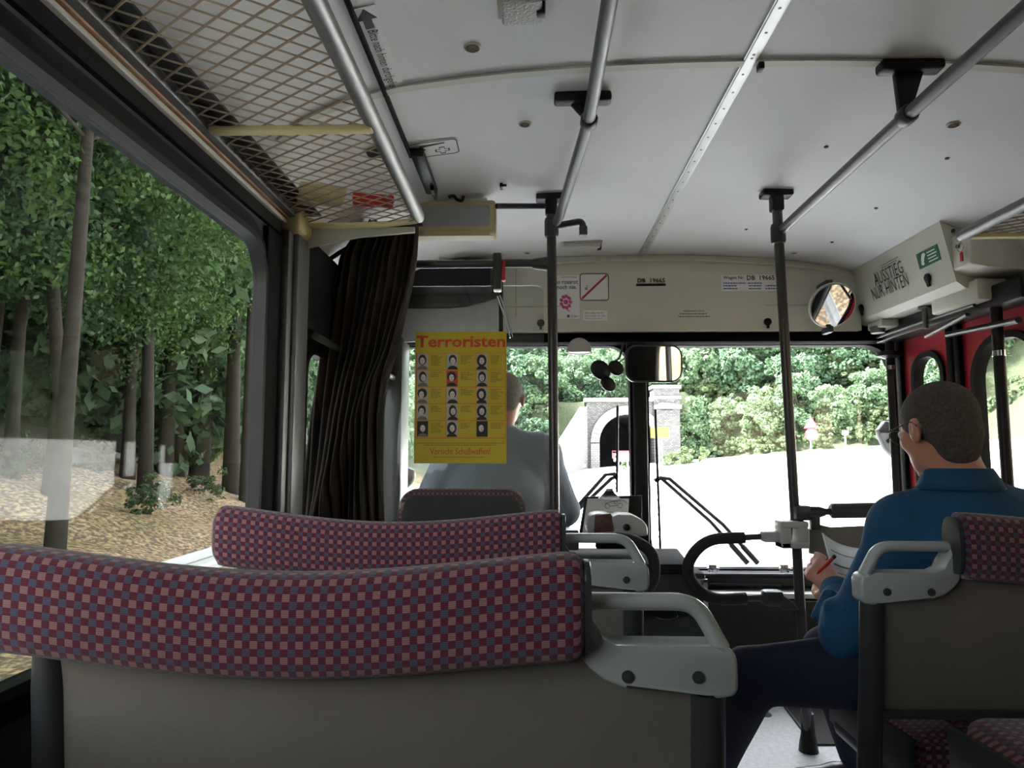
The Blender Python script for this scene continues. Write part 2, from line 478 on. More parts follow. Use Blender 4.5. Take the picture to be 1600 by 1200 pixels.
box(bm, (XR, YB, 0), (XR+WT, -1.0, 1.72)); box(bm, (XR, 2.36, 1.62), (XR+.06, YF, 1.72)); box(bm, (XR, 3.42, 0), (XR+.06, YF, 1.62))  # first box closes the unseen rear stretch, again to keep light out
struct('wall_right', bm, 'wall_grey')
bm = B()
box(bm, (XL-.06, YB-.05, -.02), (XR+.06, YB, 2.05))  # unseen rear wall, left windowless to darken the interior
struct('wall_rear', bm, 'wall_grey')
bm = B()
box(bm, (XL-.06, 3.5, -.02), (XR+.06, 3.56, .47)); box(bm, (XL-.06, 3.5, 1.60), (XR+.06, 3.56, 2.04))
struct('wall_front', bm, 'dark_panel')

def side_window(n, w, x, side, m='side_glass', fw=.045):
    y0,y1,z0,z1,r = w
    bm = B(); o_ = rrect(y1-y0+fw*2, z1-z0+fw*2, r+fw, 6, (y0+y1)/2, (z0+z1)/2)
    i_ = rrect(y1-y0, z1-z0, r, 6, (y0+y1)/2, (z0+z1)/2)
    ring(bm, o_, i_, wallx(x, -side), 0.0, .012)
    fr = struct('window_%d' % n, bm, 'rubber')
    bm = B(); o2 = rrect(y1-y0+.02, z1-z0+.02, r, 6, (y0+y1)/2, (z0+z1)/2)
    i2 = rrect(y1-y0-.01, z1-z0-.01, r-.004, 6, (y0+y1)/2, (z0+z1)/2)
    ring(bm, o2, i2, wallx(x, -side), -.014, .020); obj('rubber_seal', bm, 'black', fr)
    bm = B(); prism(bm, [Vector((x+side*.004, u, v)) for u, v in rrect(y1-y0, z1-z0, r, 6, (y0+y1)/2, (z0+z1)/2)], (side*.005,0,0))
    obj('glass', bm, m, fr, smooth=False)
for i, w in enumerate(wins_L): side_window(i+1, w, XL, -1)
for i, w in enumerate(wins_R): side_window(i+3, w, XR, 1)

# windscreen: black frame, two panes, centre pillar
def fy(u, v, d): return Vector((u, 3.5+d, v))
bm = B()
xl0, xl1, xr0, xr1, zb, zt = -.72, .480, .572, 1.765, .495, 1.575
ring(bm, rrect(1.31, 1.26, .001, 6, -.125, 1.035), rrect(xl1-xl0, zt-zb, .10, 6, (xl0+xl1)/2, (zb+zt)/2), fy, -.03, .04)
ring(bm, rrect(1.31, 1.26, .001, 6, 1.180, 1.035), rrect(xr1-xr0, zt-zb, .14, 6, (xr0+xr1)/2, (zb+zt)/2), fy, -.03, .04)
ws = struct('window_4', bm, 'rubber')
bm = B(); box(bm, (.493,3.44,.45), (.559,3.475,1.60), .008); obj('centre_pillar', bm, 'black', ws)
for a, b_ in ((xl0,xl1),(xr0,xr1)):
    bm = B(); box(bm, (a-.01,3.505,zb-.01), (b_+.01,3.511,zt+.01)); obj('glass', bm, 'glass', ws, smooth=False)
# pale strip standing in for the light gap + dark visor rail along the top of the windscreen
bm = B(); box(bm, (.72,3.455,1.588), (1.70,3.47,1.600), .002); obj('light_gap_strip', bm, 'alu_light', ws)

# left side trims: black band, timber strip, aluminium channel, pillar cover
bm = B(); box(bm, (XL, -3.3, 1.648), (XL+.012, 1.86, 1.680)); struct('trim_1', bm, 'rubber')
bm = B(); box(bm, (XL, -3.3, 1.682), (XL+.02, 1.90, 1.694), .003); struct('trim_2', bm, 'cream_dark')
bm = B(); box(bm, (XL, -3.3, 1.695), (XL+.026, 1.90, 1.722), .006); struct('trim_3', bm, 'wood_trim')
bm = B()
box(bm, (XL, 1.865, .45), (XL+.035, 2.04, 1.66), .006); box(bm, (XL+.03, 1.90, .45), (XL+.05, 2.0, 1.66), .006)
pc = struct('trim_4', bm, 'alu')
bm = B(); box(bm, (XL-.005,1.88,1.66), (XL+.06,2.06,1.745), .02, 3); obj('cap', bm, 'yellow_plastic', pc, label='yellowish plastic cap on the pillar')
bm = B(); box(bm, (XL, 1.765, .45), (XL+.016, 1.868, 1.64), .004); struct('trim_5', bm, 'rubber')
# dark panelling above the driver's side window and around the cab
bm = B(); box(bm, (XL, 2.06, 1.42), (XL+.03, 3.45, 1.70), .01)
cabp = struct('trim_6', bm, 'dash_black')
bm = B(); tube(bm, [(XL+.045,2.08,1.40),(XL+.045,3.3,1.40)], .012); obj('rail', bm, 'alu', cabp)
bm = B(); box(bm, (XL, 3.28, .4), (XL+.09, 3.47, 1.6), .02); struct('trim_7', bm, 'dark_metal')
bm = B(); box(bm, (XL, 2.50, .62), (XL+.022, 2.56, 1.40), .004); struct('trim_8', bm, 'dark_metal')

# front bulkhead above the windscreen
bm = B()
x0 = at(786,470,Y=3.33).x; x1 = 1.555
top = [(x, zc(x)-.002) for x in np.linspace(x1, x0, 24)]
prism(bm, [(x0,3.33,1.625),(x1,3.33,1.625)]+[(x,3.33,z) for x, z in top], (0,.168,0))
bh = struct('trim_9', bm, 'cream', sharp=20)
bm = B(); P2 = [Vector((x, 3.318, zc(x)-.030)) for x in np.linspace(x0+.05, x1-.01, 24)]
for a, b_ in zip(P2, P2[1:]): pass
tube(bm, P2, .007, 8); obj('lip', bm, 'cream', bh)
bm = B(); box(bm, (x0+.06,3.322,1.70), (x0+.066,3.332,1.93)); box(bm, (x0+.0,3.323,1.745),(x0+.28,3.331,1.748)); box(bm, (x1-.16,3.324,1.63),(x1-.157,3.331,1.88)); box(bm, (x1-.45,3.324,1.745),(x1-.16,3.331,1.748))
obj('flap_joints', bm, 'cream_dark', bh)
def latch(bm, px, py, Yv=3.326):
    p = at(px, py, Y=Yv); lathe(bm, p, (0,-1,0), [(.018,0),(.018,.008),(.012,.012)], 16); box(bm, (p.x-.006,Yv-.014,p.z-.032), (p.x+.006,Yv-.002,p.z-.005), .002)
for q in ((845,505),(1199,503)):
    bm = B(); latch(bm, *q); obj('latch', bm, 'black', bh)
bm = B(); box(bm, (XL+.02, 3.36, 1.578), (XR, 3.5, 1.624), .004); struct('trim_10', bm, 'matte_black')
# grey seams of the ceiling
bm = B(); Ps = [Vector((x,1.647,zc(x)-.002)) for x in np.linspace(-.62, 1.70, 40)]
for p, q in zip(Ps, Ps[1:]):
    prism(bm, [p+Y*-.013, q+Y*-.013, q+Y*.013, p+Y*.013], (0,0,-.006))
struct('trim_11', bm, 'cream')
bm = B(); box(bm, (XC-.013,YB,1.990), (XC+.013,3.32,1.996), .002); box(bm, (XC-.0165,YB,1.993), (XC+.0165,3.32,1.999))
ts = struct('trim_12', bm, 'alu_light')
bm = B(); yy = .9
while yy < 3.2: disc(bm, (XC,yy,1.9905), (0,0,-1), .0035, .0012, 10); yy += .088
disc(bm, (XC,1.62,1.9905),(0,0,-1),.0035,.0012,10); obj('rivets', bm, 'screw', ts)
bm = B(); box(bm, (XC+.022,1.635,1.974),(XC+.036,1.66,1.992),.003); obj('catch', bm, 'black', ts)
# left: dark edge of the ceiling panel above the luggage rack
bm = B(); box(bm, (-.366,YB,1.925), (-.356,2.02,1.938), .002); struct('trim_13', bm, 'rubber')
bm = B(); box(bm, (-.355,1.97,1.91), (-.315,2.28,1.936), .006); box(bm, (-.33,2.2,1.895), (-.318,2.29,1.925), .003)
tag(obj('roof_clip', bm, 'black'), 'long black plastic clip on the ceiling beside the reclining seat symbol', 'clip')

# ceiling screws, vents, lamps
def on_ceiling(px, py):
    zz_ = 1.97
    for _ in range(8):
        p = at(px, py, Z=zz_); zz_ = zc(p.x)
    return at(px, py, Z=zz_)
def vent(px, py, r, label, col='cream'):
    p = on_ceiling(px, py); t = thing('air_vent', label, 'air vent', p, 'round air vents in the ceiling')
    bm = B(); lathe(bm, p+Z*.004, (0,0,-1), [(r,0),(r*.98,.006),(r*.8,.009),(r*.78,.006),(r*.2,.006)], 28); obj('rim', bm, col, t)
    bm = B()
    for q in (.62,.40,.2): 
        tube(bm, [p+Vector((math.cos(a)*r*q, math.sin(a)*r*q, -.0055)) for a in np.linspace(0,2*math.pi,25)[:-1]], r*.055, 6, closed=True)
    obj('grille', bm, 'wire_brown', t)
    bm = B(); disc(bm, p+Z*-.0035, (0,0,-1), r*.72, .001, 24); obj('cup', bm, 'screw', t)
vent(738,73,.021,'round beige air vent in the ceiling nearest the rectangular ceiling lamp')
vent(820,193,.019,'round beige air vent in the ceiling left of the bent handrail collar')
vent(1490,194,.019,'round beige air vent in the ceiling right of the right handrail bracket')
vent(1241,394,.017,'small round vent in the ceiling just right of the far right pole')
vent(824,394,.017,'small round vent in the ceiling left of the far left pole near the front')
for (px,py,l) in ((1291,229,'between the seam and the right handrail'),(1480,247,'right of the handrail, above the bracket by the box'),(1369,325,'right of the right handrail, nearer the front'),(1166,358,'left of the right pole'),(1300,378,'nearest the round mirror')):
    bm = B(); p = on_ceiling(px,py); lathe(bm, p+Z*.002, (0,0,-1), [(.0065,0),(.0065,.005),(.003,.007)], 12)
    tag(obj('screw_head', bm, 'screw'), 'tiny dark ceiling screw '+l, 'screw', 'screw heads in the ceiling')
def clamp(px, py, w, d, label):
    p = on_ceiling(px, py); t = thing('ceiling_lamp', label, 'lamp', p, 'ceiling lamps')
    bm = B(); box(bm, (p.x-w/2,p.y-d/2,p.z-.028), (p.x+w/2,p.y+d/2,p.z-.004), .008, 3); obj('lamp_lens', bm, 'lamp_plastic', t)
    bm = B(); box(bm, (p.x-w/2-.008,p.y-d/2-.004,p.z-.008), (p.x+w/2+.008,p.y+d/2+.004,p.z+.004), .002); obj('base', bm, 'cream_dark', t)
    bm = B(); box(bm, (p.x+w/2-.012,p.y-.012,p.z-.031), (p.x+w/2+.006,p.y+.012,p.z-.006), .003); obj('clip', bm, 'black', t)
clamp(815,2,.085,.09,'ribbed rectangular ceiling lamp cut by the top edge of the view')
clamp(908,380,.17,.07,'flat rectangular ceiling lamp near the front bulkhead behind the left pole')

# stickers on the ceiling
def csticker(name, px, py, w, h, along, label, cat, m='ceiling_white'):
    """along: 'x' = text runs across the bus, 'y' = text runs to the rear"""
    p = on_ceiling(px, py); sx = Vector((1,0,(zc(p.x+.02)-zc(p.x-.02))/.04)).normalized()
    u, v = (sx, Y) if along == 'x' else (-Y, sx)
    # normal must look down: u x v has to be -Z
    if u.cross(v).z > 0: v = -v
    return p, u, v
p = on_ceiling(586,70); q = on_ceiling(612,135)
sx = ceil_frame(-.30)
ztop = on_ceiling(553,14)
ux = (-Y); vx = -X*0 + Vector((1,0,0))
# rearward notice: arrow plus words, letters run from the front towards the rear
L0 = on_ceiling(618,138); L1 = on_ceiling(556,12)
n0 = thing('ceiling_notice', 'strip notice on the ceiling with an arrow and the words Bitte nach hinten durchgehen', 'sign', L0)
uy = Vector((0,-1,0)); vv = ceil_frame(-.28)       # u x v = (-Y) x X = Z ... flip v for a face that looks down
ln = (L0.y-L1.y)
th0 = .0025
zoff = Vector((0,0,-th0))
bmn = B(); wv = .052
xA = L0.x-.030
zA = lambda x: zc(x)-.0015
prism(bmn, [(xA,L0.y,zA(xA)),(xA+wv,L0.y,zA(xA+wv)),(xA+wv,L1.y,zA(xA+wv)),(xA,L1.y,zA(xA))], (0,0,-.0008)); obj('backing', bmn, 'ceiling_white', n0)
tx = text('lettering', 'Bitte nach hinten durchgehen', (xA+wv*.22, L1.y+ln*.23, zA(xA+wv*.22)-.0012), (0,1,0), vv, ln*.74, wv*.56, 'ink', n0, bold=.006, th=0.0008)
bm = B(); ya = L1.y+.005; xm = xA+wv*.5
arrow = [(xm,ya),(xm+.021,ya+.035),(xm+.009,ya+.035),(xm+.009,ya+.065),(xm-.009,ya+.065),(xm-.009,ya+.035),(xm-.021,ya+.035)]
prism(bm, [(a,b_,zA(a)-.001) for a,b_ in arrow], (0,0,-.0012)); obj('arrow', bm, 'ink', n0)

c0 = on_ceiling(679,231); t = thing('priority_seat_sticker', 'sticker on the ceiling with a cross and reclining seat symbol in a rounded frame', 'sticker', c0)
slp = ceil_frame(c0.x)
def cs(a, b_): return c0 + slp*a + Y*b_ + Vector((0,0,-.002))
bm = B(); prism(bm, [cs(a,b_) for a,b_ in rrect(.150,.105,.016,5)], (0,0,-.0006)); obj('backing', bm, 'ceiling_white', t)
bm = B(); ring(bm, rrect(.142,.097,.014,5), rrect(.136,.091,.012,5), lambda a,b_,d: cs(a,b_)+Z*-d, .0006, .0014); obj('border', bm, 'ink', t)
bm = B()
cr = [(-.008,-.022),(.008,-.022),(.008,-.008),(.022,-.008),(.022,.008),(.008,.008),(.008,.022),(-.008,.022),(-.008,.008),(-.022,.008),(-.022,-.008),(-.008,-.008)]
ring(bm, [(a+.022,b_-.016) for a,b_ in cr], [(a*.8+.022,b_*.8-.016) for a,b_ in cr], lambda a,b_,d: cs(a,-b_)+Z*-d, .0006, .0014); obj('cross', bm, 'ink', t)
bm = B(); prism(bm, [cs(a,b_)+Z*-.0006 for a,b_ in ((-.050,-.004),(-.026,.002),(-.034,-.018),(.034,-.030),(.034,-.034),(-.040,-.030))], (0,0,-.001)); obj('seat_symbol', bm, 'ink', t)
p = on_ceiling(714,303); bm = B(); tube(bm, arc([p+Vector((-.03,0,-.012)),p+Vector((-.012,0,-.004)),p+Vector((0,0,-.022)),p+Vector((.02,0,-.026)),p+Vector((.022,0,-.008))],.012), .006, 8)
tag(obj('coat_hook', bm, 'black'), 'small black curled hook on the ceiling above the cream display case', 'hook')
p = on_ceiling(783,289); bm = B(); box(bm, p+Vector((-.004,-.02,-.012)), p+Vector((.006,.02,.003)), .002); box(bm, p+Vector((-.002,-.02,-.012)), p+Vector((.02,-.012,-.004)), .002)
tag(obj('bracket', bm, 'black'), 'tiny black angle bracket on the ceiling left of the left pole top', 'bracket')

# ---------------------------------------------------------------- luggage racks
zr = 1.712
def rack(name, xo, xi, y0, y1, label, cross):
    t = thing(name, label, 'luggage rack', ((xo+xi)/2, y1, zr), 'luggage racks')
    bm = B(); tube(bm, [(xo,y0,zr+.006),(xo,y1-.02,zr+.006),(xo,y1,zr+.004)], [.018,.018,.014], 18)
    obj('outer_rail', bm, 'alu', t)
    s = 1 if xi > xo else -1
    bm = B(); box(bm, (min(xi,xi+s*.03),y0,zr-.012), (max(xi,xi+s*.03),y1,zr+.014), .005); box(bm, (xi-s*.012-.006,y0,zr+.012), (xi-s*.012+.006,y1,zr+.03), .003); obj('inner_rail', bm, 'alu', t)
    bm = B(); box(bm, (min(xi,xi-s*.05),y0,zr+.012),(max(xi,xi-s*.05),y1,zr+.018)); obj('wall_ledge', bm, 'dark_metal', t)
    bm = B()
    k = .75; sp = .056; wd = abs(xo-xi); lo_, hi_ = min(xo,xi), max(xo,xi)
    c = y0-wd
    while c < y1+wd:
        for s_ in (1,-1):
            a = Vector((lo_, c if s_ > 0 else c+wd*k, zr+.004*s_)); b_ = Vector((hi_, c+wd*k if s_ > 0 else c, zr+.004*s_))
            ya, yb = a.y, b_.y
            def cl(yv):
                tt = (yv-a.y)/(b_.y-a.y); return a+(b_-a)*tt
            p0, p1 = a, b_
            if min(ya,yb) < y0:
                if max(ya,yb) <= y0: continue
                if ya < y0: p0 = cl(y0)
                else: p1 = cl(y0)
            if max(ya,yb) > y1:
                if min(ya,yb) >= y1: continue
                if ya > y1: p0 = cl(y1)
                else: p1 = cl(y1)
            tube(bm, [p0, p1], .0018 if s_ > 0 else .0021, 6, mi=0 if s_ > 0 else 1, caps=False)
        c += sp*.78
    obj('mesh', bm, ['wire_cream','wire_brown'], t)
    for yv, dy in cross:
        bm = B(); box(bm, (lo_, yv-.013, zr-.016), (hi_, yv+.013, zr-.004), .004); obj('crossbar', bm, 'yellow_plastic', t)
    return t
rack('luggage_rack', -.322, -.655, -2.5, 1.95, 'left luggage rack of cream wire mesh between two metal rails above the window', [(1.36,0)])
t = thing('rack_end_bracket', 'curved grey and cream bracket closing the front end of the left luggage rack', 'bracket', (-.5,1.96,1.69))
bm = B(); tube(bm, [(-.655,1.965,1.704),(-.55,1.965,1.702),(-.42,1.962,1.704),(-.33,1.955,1.712)], .009, 10); obj('bar', bm, 'yellow_plastic', t)
bm = B(); prism(bm, [(-.66,1.975,1.70),(-.34,1.975,1.70),(-.34,1.975,1.685),(-.50,1.975,1.672),(-.66,1.975,1.64)], (0,.012,0)); obj('web', bm, 'cream_dark', t)
rack('luggage_rack', 1.33, 1.72, -2.5, 2.17, 'right luggage rack of cream wire mesh at the right edge of the view', [(2.12,0)])
# things lying on the left rack, at its front end
bm = B(); c = Vector((-.56,1.80,zr+.008))
box(bm, c+Vector((-.06,-.06,0)), c+Vector((.06,.06,.022)), .006, rot=Matrix.Rotation(.4,3,'Z')); tag(obj('folded_cloth', bm, 'yellow_plastic'), 'folded yellowish cloth lying on the front of the left luggage rack next to the wall', 'cloth')
bm = B(); c = Vector((-.43,1.84,zr+.008))
box(bm, c+Vector((-.055,-.03,0)), c+Vector((.055,.03,.02)), .006, rot=Matrix.Rotation(.25,3,'Z')); tag(obj('red_packet', bm, 'red'), 'red packet lying on the front of the left luggage rack next to the outer rail', 'packet')
bm = B(); a = at(487,365,X=-.66); box(bm, a+Vector((-.004,-.03,-.02)), a+Vector((.0,.05,.02)), .001, rot=Matrix.Rotation(.5,3,'X')); tag(obj('red_sticker', bm, 'red'), 'small red and white sticker below the front end of the left rack', 'sticker')
# black bracket seen through the mesh
bm = B(); p = on_ceiling(600,232); box(bm, p+Vector((-.05,-.025,-.02)), p+Vector((.01,.025,.0)), .005)
tag(obj('rack_bracket', bm, 'dark_metal'), 'dark flat bracket on the ceiling seen through the left rack mesh', 'bracket')

# ---------------------------------------------------------------- poles and handrails
def mushroom(bm, p, w=.055, d=.03):
    box(bm, p+Vector((-w,-d,-.022)), p+Vector((w,d,.002)), .007, 3)
    box(bm, p+Vector((-.022,-.022,-.075)), p+Vector((.022,.022,-.015)), .008, 3)
def pole(top, bot, label, extra=True):
    top = Vector(top); bot = Vector(bot); t = thing('grab_pole', label, 'pole', bot, 'dark vertical grab poles')
    d = (top-bot); bm = B(); tube(bm, [bot, bot+d*.99], .0175, 18); obj('pole', bm, 'tube_dark', t)
    bm = B(); mushroom(bm, top); obj('ceiling_mount', bm, 'black', t)
    if extra: bm = B(); lathe(bm, bot, (0,0,1), [(.034,0),(.03,.03),(.024,.06),(.022,.13)], 18); obj('floor_socket', bm, 'black', t)
    return t
pL = (at(861,300,Y=2.5)); pL.z = zc(pL.x)
polL = pole(pL, (.082,2.52,0), 'dark vertical pole left of the aisle, beside the driver partition')
pR = at(1213,312,Y=2.5); pR.z = zc(pR.x)
polR = pole(pR, (.972,2.63,0), 'dark vertical pole right of the aisle, in front of the seated passenger')
# clamp of the handrail on each pole
def hrail(label, pts, col_at, mount_top, pole_pt, stub, m_='alu'):
    t = thing('ceiling_handrail', label, 'handrail', pts[-1], 'tubular handrails below the ceiling')
    pts = [Vector(p) for p in pts]
    bm = B(); tube(bm, arc(pts,.10,8), .0165, 18); obj('tube', bm, m_, t)
    c = Vector(col_at); d = (pts[1]-pts[0]).normalized() if stub is None else stub
    bm = B(); lathe(bm, c-Y*.02, (0,1,0), [(.020,0),(.023,.006),(.023,.034),(.020,.04)], 18); obj('collar', bm, 'dark_metal', t)
    m = Vector(mount_top); bm = B()
    box(bm, m+Vector((-.075,-.022,-.026)), m+Vector((.075,.022,0)), .008, 3)
    dn = c+Vector((0,0,.012))
    prism(bm, [m+Vector((-.035,0,-.02)), m+Vector((.035,0,-.02)), dn+Vector((.014,0,0)), dn+Vector((-.014,0,0))], (0,.02,0), bev=.004)
    obj('bracket', bm, 'black', t); return t
c = at(920,180,X=.15); hz = 1.915
m1 = on_ceiling(915,112)
hrail('left handrail below the ceiling, bent in towards the left pole', [(.15,YB+.3,hz-.02),(.15,c.y,hz),(.108,2.40,hz-.005),(.095,2.47,hz-.03),(pL.x+.005,2.5,hz-.045)], (.15,c.y,hz), (m1.x,c.y,zc(m1.x)), None, None)
bm = B(); tube(bm, arc([(pL.x+.0,2.49,hz-.05),(pL.x+.11,2.49,hz-.03),(pL.x+.118,2.49,hz-.06)],.02), .012, 12); box(bm, (pL.x+.10,2.475,hz-.085),(pL.x+.13,2.505,hz-.05),.005)
obj('elbow_stub', bm, 'tube_dark', polL)
bm = B(); lathe(bm, (pL.x+.001,2.5,hz-.085), (0,0,1), [(.023,0),(.026,.01),(.026,.06),(.023,.07)], 18); obj('clamp', bm, 'dark_metal', polL)
c = at(1417,184,X=.9); m1 = on_ceiling(1413,112)
hrail('right handrail below the ceiling running to the right pole', [(.9,YB+.3,1.855),(.9,c.y,1.855),(.905,2.38,1.855),(pR.x+.012,2.49,1.845)], (.9,c.y,1.855), (m1.x-.01,c.y,zc(m1.x)), None, None, 'alu_dark')
bm = B(); lathe(bm, (pR.x+.003,2.503,1.80), (0,0,1), [(.023,0),(.026,.01),(.026,.06),(.023,.07)], 18); obj('clamp', bm, 'dark_metal', polR)

# ================================================================ CAB AND FRONT FITTINGS
def sheet(name, px0, py0, px1, py1, Yv, m, parent, th=.0008, r=0):
    a = at(px0, py1, Y=Yv); b_ = at(px1, py0, Y=Yv); bm = B()
    plate(bm, (a.x, Yv, a.z), X, Z, b_.x-a.x, b_.z-a.z, th, r=r); return obj(name, bm, m, parent, smooth=False)
def label_on(name, lab, cat, px0, py0, px1, py1, Yv, m='paper', r=0, group=None):
    a = at(px0, py1, Y=Yv); t = thing(name, lab, cat, (a.x, Yv, a.z), group)
    if m: sheet('backing', px0, py0, px1, py1, Yv, m, t, r=r)
    return t
def tx(t, s, px0, py0, px1, py1, Yv, m='ink', name='lettering', bold=0.0, th=.0012):
    a = at(px0, py1, Y=Yv); b_ = at(px1, py0, Y=Yv)
    return text(name, s, (a.x, Yv, a.z), X, Z, b_.x-a.x, b_.z-a.z, m, t, bold, th)
def lines(t, rows, Yv, m='ink_grey', h=1.0, name='small_print', th=.0012):
    """rows: (px0, px1, py) of print too small to read, broken into words"""
    bm = B(); rr = random.Random(3)
    for x0_, x1_, y_ in rows:
        x = x0_
        while x < x1_-1:
            w = min(rr.uniform(1.5,5), x1_-x); a = at(x, y_+h/2, Y=Yv); b_ = at(x+w, y_-h/2, Y=Yv)
            plate(bm, (a.x,Yv,a.z), X, Z, b_.x-a.x, b_.z-a.z, th); x += w+.8
    return obj(name, bm, m, t, smooth=False)
YBK = 3.3285
t = label_on('notice', 'white notice with pink flower drawing on the bulkhead right of the left pole', 'notice', 866,430,905,498,YBK)
tx(t, 'Geburtstag', 877,431,901,435,YBK,'ink_grey'); tx(t, 'so rosarot', 868,438,903,444,YBK,bold=.014); tx(t, 'noch nie.', 870,445,901,452,YBK,bold=.014)
bm = B(); c = at(884,472,Y=YBK); rr = random.Random(5)
for k in range(9):
    a = k*2*math.pi/9; e = c+Vector((math.cos(a)*.022,-.001,math.sin(a)*.028)); lathe(bm, e, (0,-1,0), [(.010,0),(.010,.0008)], 10, sx=.8)
lathe(bm, c+Vector((0,-.001,0)), (0,-1,0), [(.012,0),(.012,.0014)], 10); tube(bm, arc([c+Vector((0,-.001,-.03)),c+Vector((.01,-.001,-.04)),c+Vector((.02,-.001,-.045))]), .002, 6)
obj('flower', bm, 'pink_ink', t); sheet('mark', 886,492,890,496,YBK-.001,'blue_ink',t); tx(t, 'Die Bahn', 892,492,903,496,YBK,'blue_ink')
t = label_on('prohibition_sign', 'square sticker with a red diagonal stripe on the bulkhead', 'sign', 906,427,951,470,YBK,'paper',r=.012)
bm = B(); a = at(906,470,Y=YBK); b_ = at(951,427,Y=YBK); cx_, cz_ = (a.x+b_.x)/2, (a.z+b_.z)/2; w_, h_ = b_.x-a.x, b_.z-a.z
ring(bm, rrect(w_,h_,.014,6,cx_,cz_), rrect(w_-.008,h_-.008,.011,6,cx_,cz_), lambda u,v,d: Vector((u,YBK-d,v)), .0008, .0016); obj('border', bm, 'ink', t)
bm = B(); prism(bm, [(a.x+.006,YBK-.0012,a.z+.013),(a.x+.013,YBK-.0012,a.z+.006),(b_.x-.006,YBK-.0012,b_.z-.013),(b_.x-.013,YBK-.0012,b_.z-.006)], (0,-.0008,0)); obj('stripe', bm, 'red', t)
bm = B(); q = at(916,450,Y=YBK); plate(bm, q+Vector((-.006,0,-.008)), X, Z, .012, .006, .0012); plate(bm, q+Vector((-.006,0,0)), X, Z, .012, .003, .0012); plate(bm, q+Vector((.0,0,.006)), X, Z, .005, .006, .0012); obj('pictogram', bm, 'ink_grey', t)
t = label_on('notice', 'small white three-line sticker below the red-striped sign', 'notice', 911,485,949,501,YBK)
tx(t, 'Bitte während der', 914,487,944,490.5,YBK,'ink_grey'); tx(t, 'Fahrt nicht mit dem', 914,491.5,946,495,YBK,'ink_grey'); tx(t, 'Fahrer sprechen', 914,496,941,499.5,YBK,'ink_grey')
t = label_on('number_plate', 'dark wagon number DB 19665 with a black bar below, middle of the bulkhead', 'number sign', 994,443,1040,447,YBK,'ink')
tx(t, 'DB  19665', 996,434.5,1039,442,YBK,'ink',bold=.022)
t = label_on('notice', 'faint small three-line note low on the middle of the bulkhead', 'notice', 1058,483,1110,497,YBK,'cream')
lines(t, [(1068,1102,486),(1062,1106,490.3),(1060,1109,494.6)], YBK, 'ink_grey', 1.6)
t = label_on('number_plate', 'white plate lettered Wagen Nr. DB 19665 at the right of the bulkhead', 'number sign', 1127,429,1222,455,YBK)
tx(t, 'Wagen Nr.', 1130,431,1163,438,YBK,'ink',bold=.018); tx(t, 'DB  19665', 1167,430,1210,438,YBK,'ink',bold=.026)
lines(t, [(1130,1165,442.5),(1168,1190,442.5),(1130,1152,446.5),(1170,1190,446.5),(1196,1220,446.5),(1130,1152,451),(1170,1190,451),(1196,1220,451)], YBK, 'blue_ink', 1.8)

# black box standing in for the dark void, and blind above the driver
bm = B(); a = at(560,350,Y=3.1); b_ = at(767,447,Y=3.1)
box(bm, (XL+.03,3.15,1.80), (at(767,400,Y=3.15).x, 3.45, 1.93), .01); struct('trim_14', bm, 'black')
t = thing('sun_blind', 'light grey rolled sun blind above the windscreen over the driver', 'blind', (-.4,3.32,1.63))
bm = B(); prof = [(600,482),(700,482),(725,481),(755,473),(779,464),(779,528),(600,536)]
prism(bm, [at(x,y,Y=3.30) for x,y in prof], (0,.02,0), bev=.004); obj('cloth', bm, 'blind_grey', t)
bm = B(); prism(bm, [at(x,y,Y=3.28) for x,y in ((600,447),(778,447),(778,463),(755,471),(725,479),(600,481))], (0,.09,0), bev=.006); obj('roller_case', bm, 'dash_black', t)
bm = B(); p = [at(x,y,Y=3.28) for x,y in ((777,463),(785,485),(792,510),(797,528))]; tube(bm, p, .004, 8); tube(bm, [q+Vector((.012,0,.005)) for q in p], .0025, 8); obj('cord', bm, 'chrome', t)

# cream display box under the ceiling
YD = 2.42
t = thing('display_case', 'cream rectangular display box with grey screen below the ceiling', 'display', (-.25,YD,1.74))
def lc(px, py, Yv=YD): return at(px, py, Y=Yv)
bm = B(); a = lc(640,369); b_ = lc(775,313); cx_, cz_ = (a.x+b_.x)/2, (a.z+b_.z)/2; w_, h_ = b_.x-a.x, b_.z-a.z
prism(bm, [(cx_+u,YD,cz_+v) for u,v in rrect(w_,h_,.012,5)], (0,.06,0), bev=.004); obj('housing', bm, 'yellow_plastic', t)
bm = B(); ring(bm, rrect(w_*.94,h_*.80,.010,5,cx_,cz_+.006), rrect(w_*.86,h_*.60,.008,5,cx_,cz_+.006), lambda u,v,d: Vector((u,YD-d,v)), -.001, .008); obj('bezel', bm, 'yellow_plastic', t)
bm = B(); box(bm, (cx_-w_*.43,YD-.006,cz_+.006-h_*.30), (cx_+w_*.43,YD-.0015,cz_+.006+h_*.30)); obj('screen', bm, 'screen_grey', t)
bm = B(); box(bm, (b_.x-.022,YD-.008,a.z+.002), (b_.x-.006,YD,a.z+.008)); obj('tag', bm, 'paper', t)
bm = B(); box(bm, (cx_-.12,YD+.02,cz_+h_/2-.005), (cx_+.12,YD+.055,zc(cx_)+.004)); obj('hanger', bm, 'ceiling_white', t)
bm = B(); a = at(776,322,Y=2.35); b_ = at(852,322,Y=2.48); tube(bm, [a, b_], .010, 10)
tag(obj('cross_rail', bm, 'navy'), 'thin dark blue rail between the display box and the left pole', 'rail')

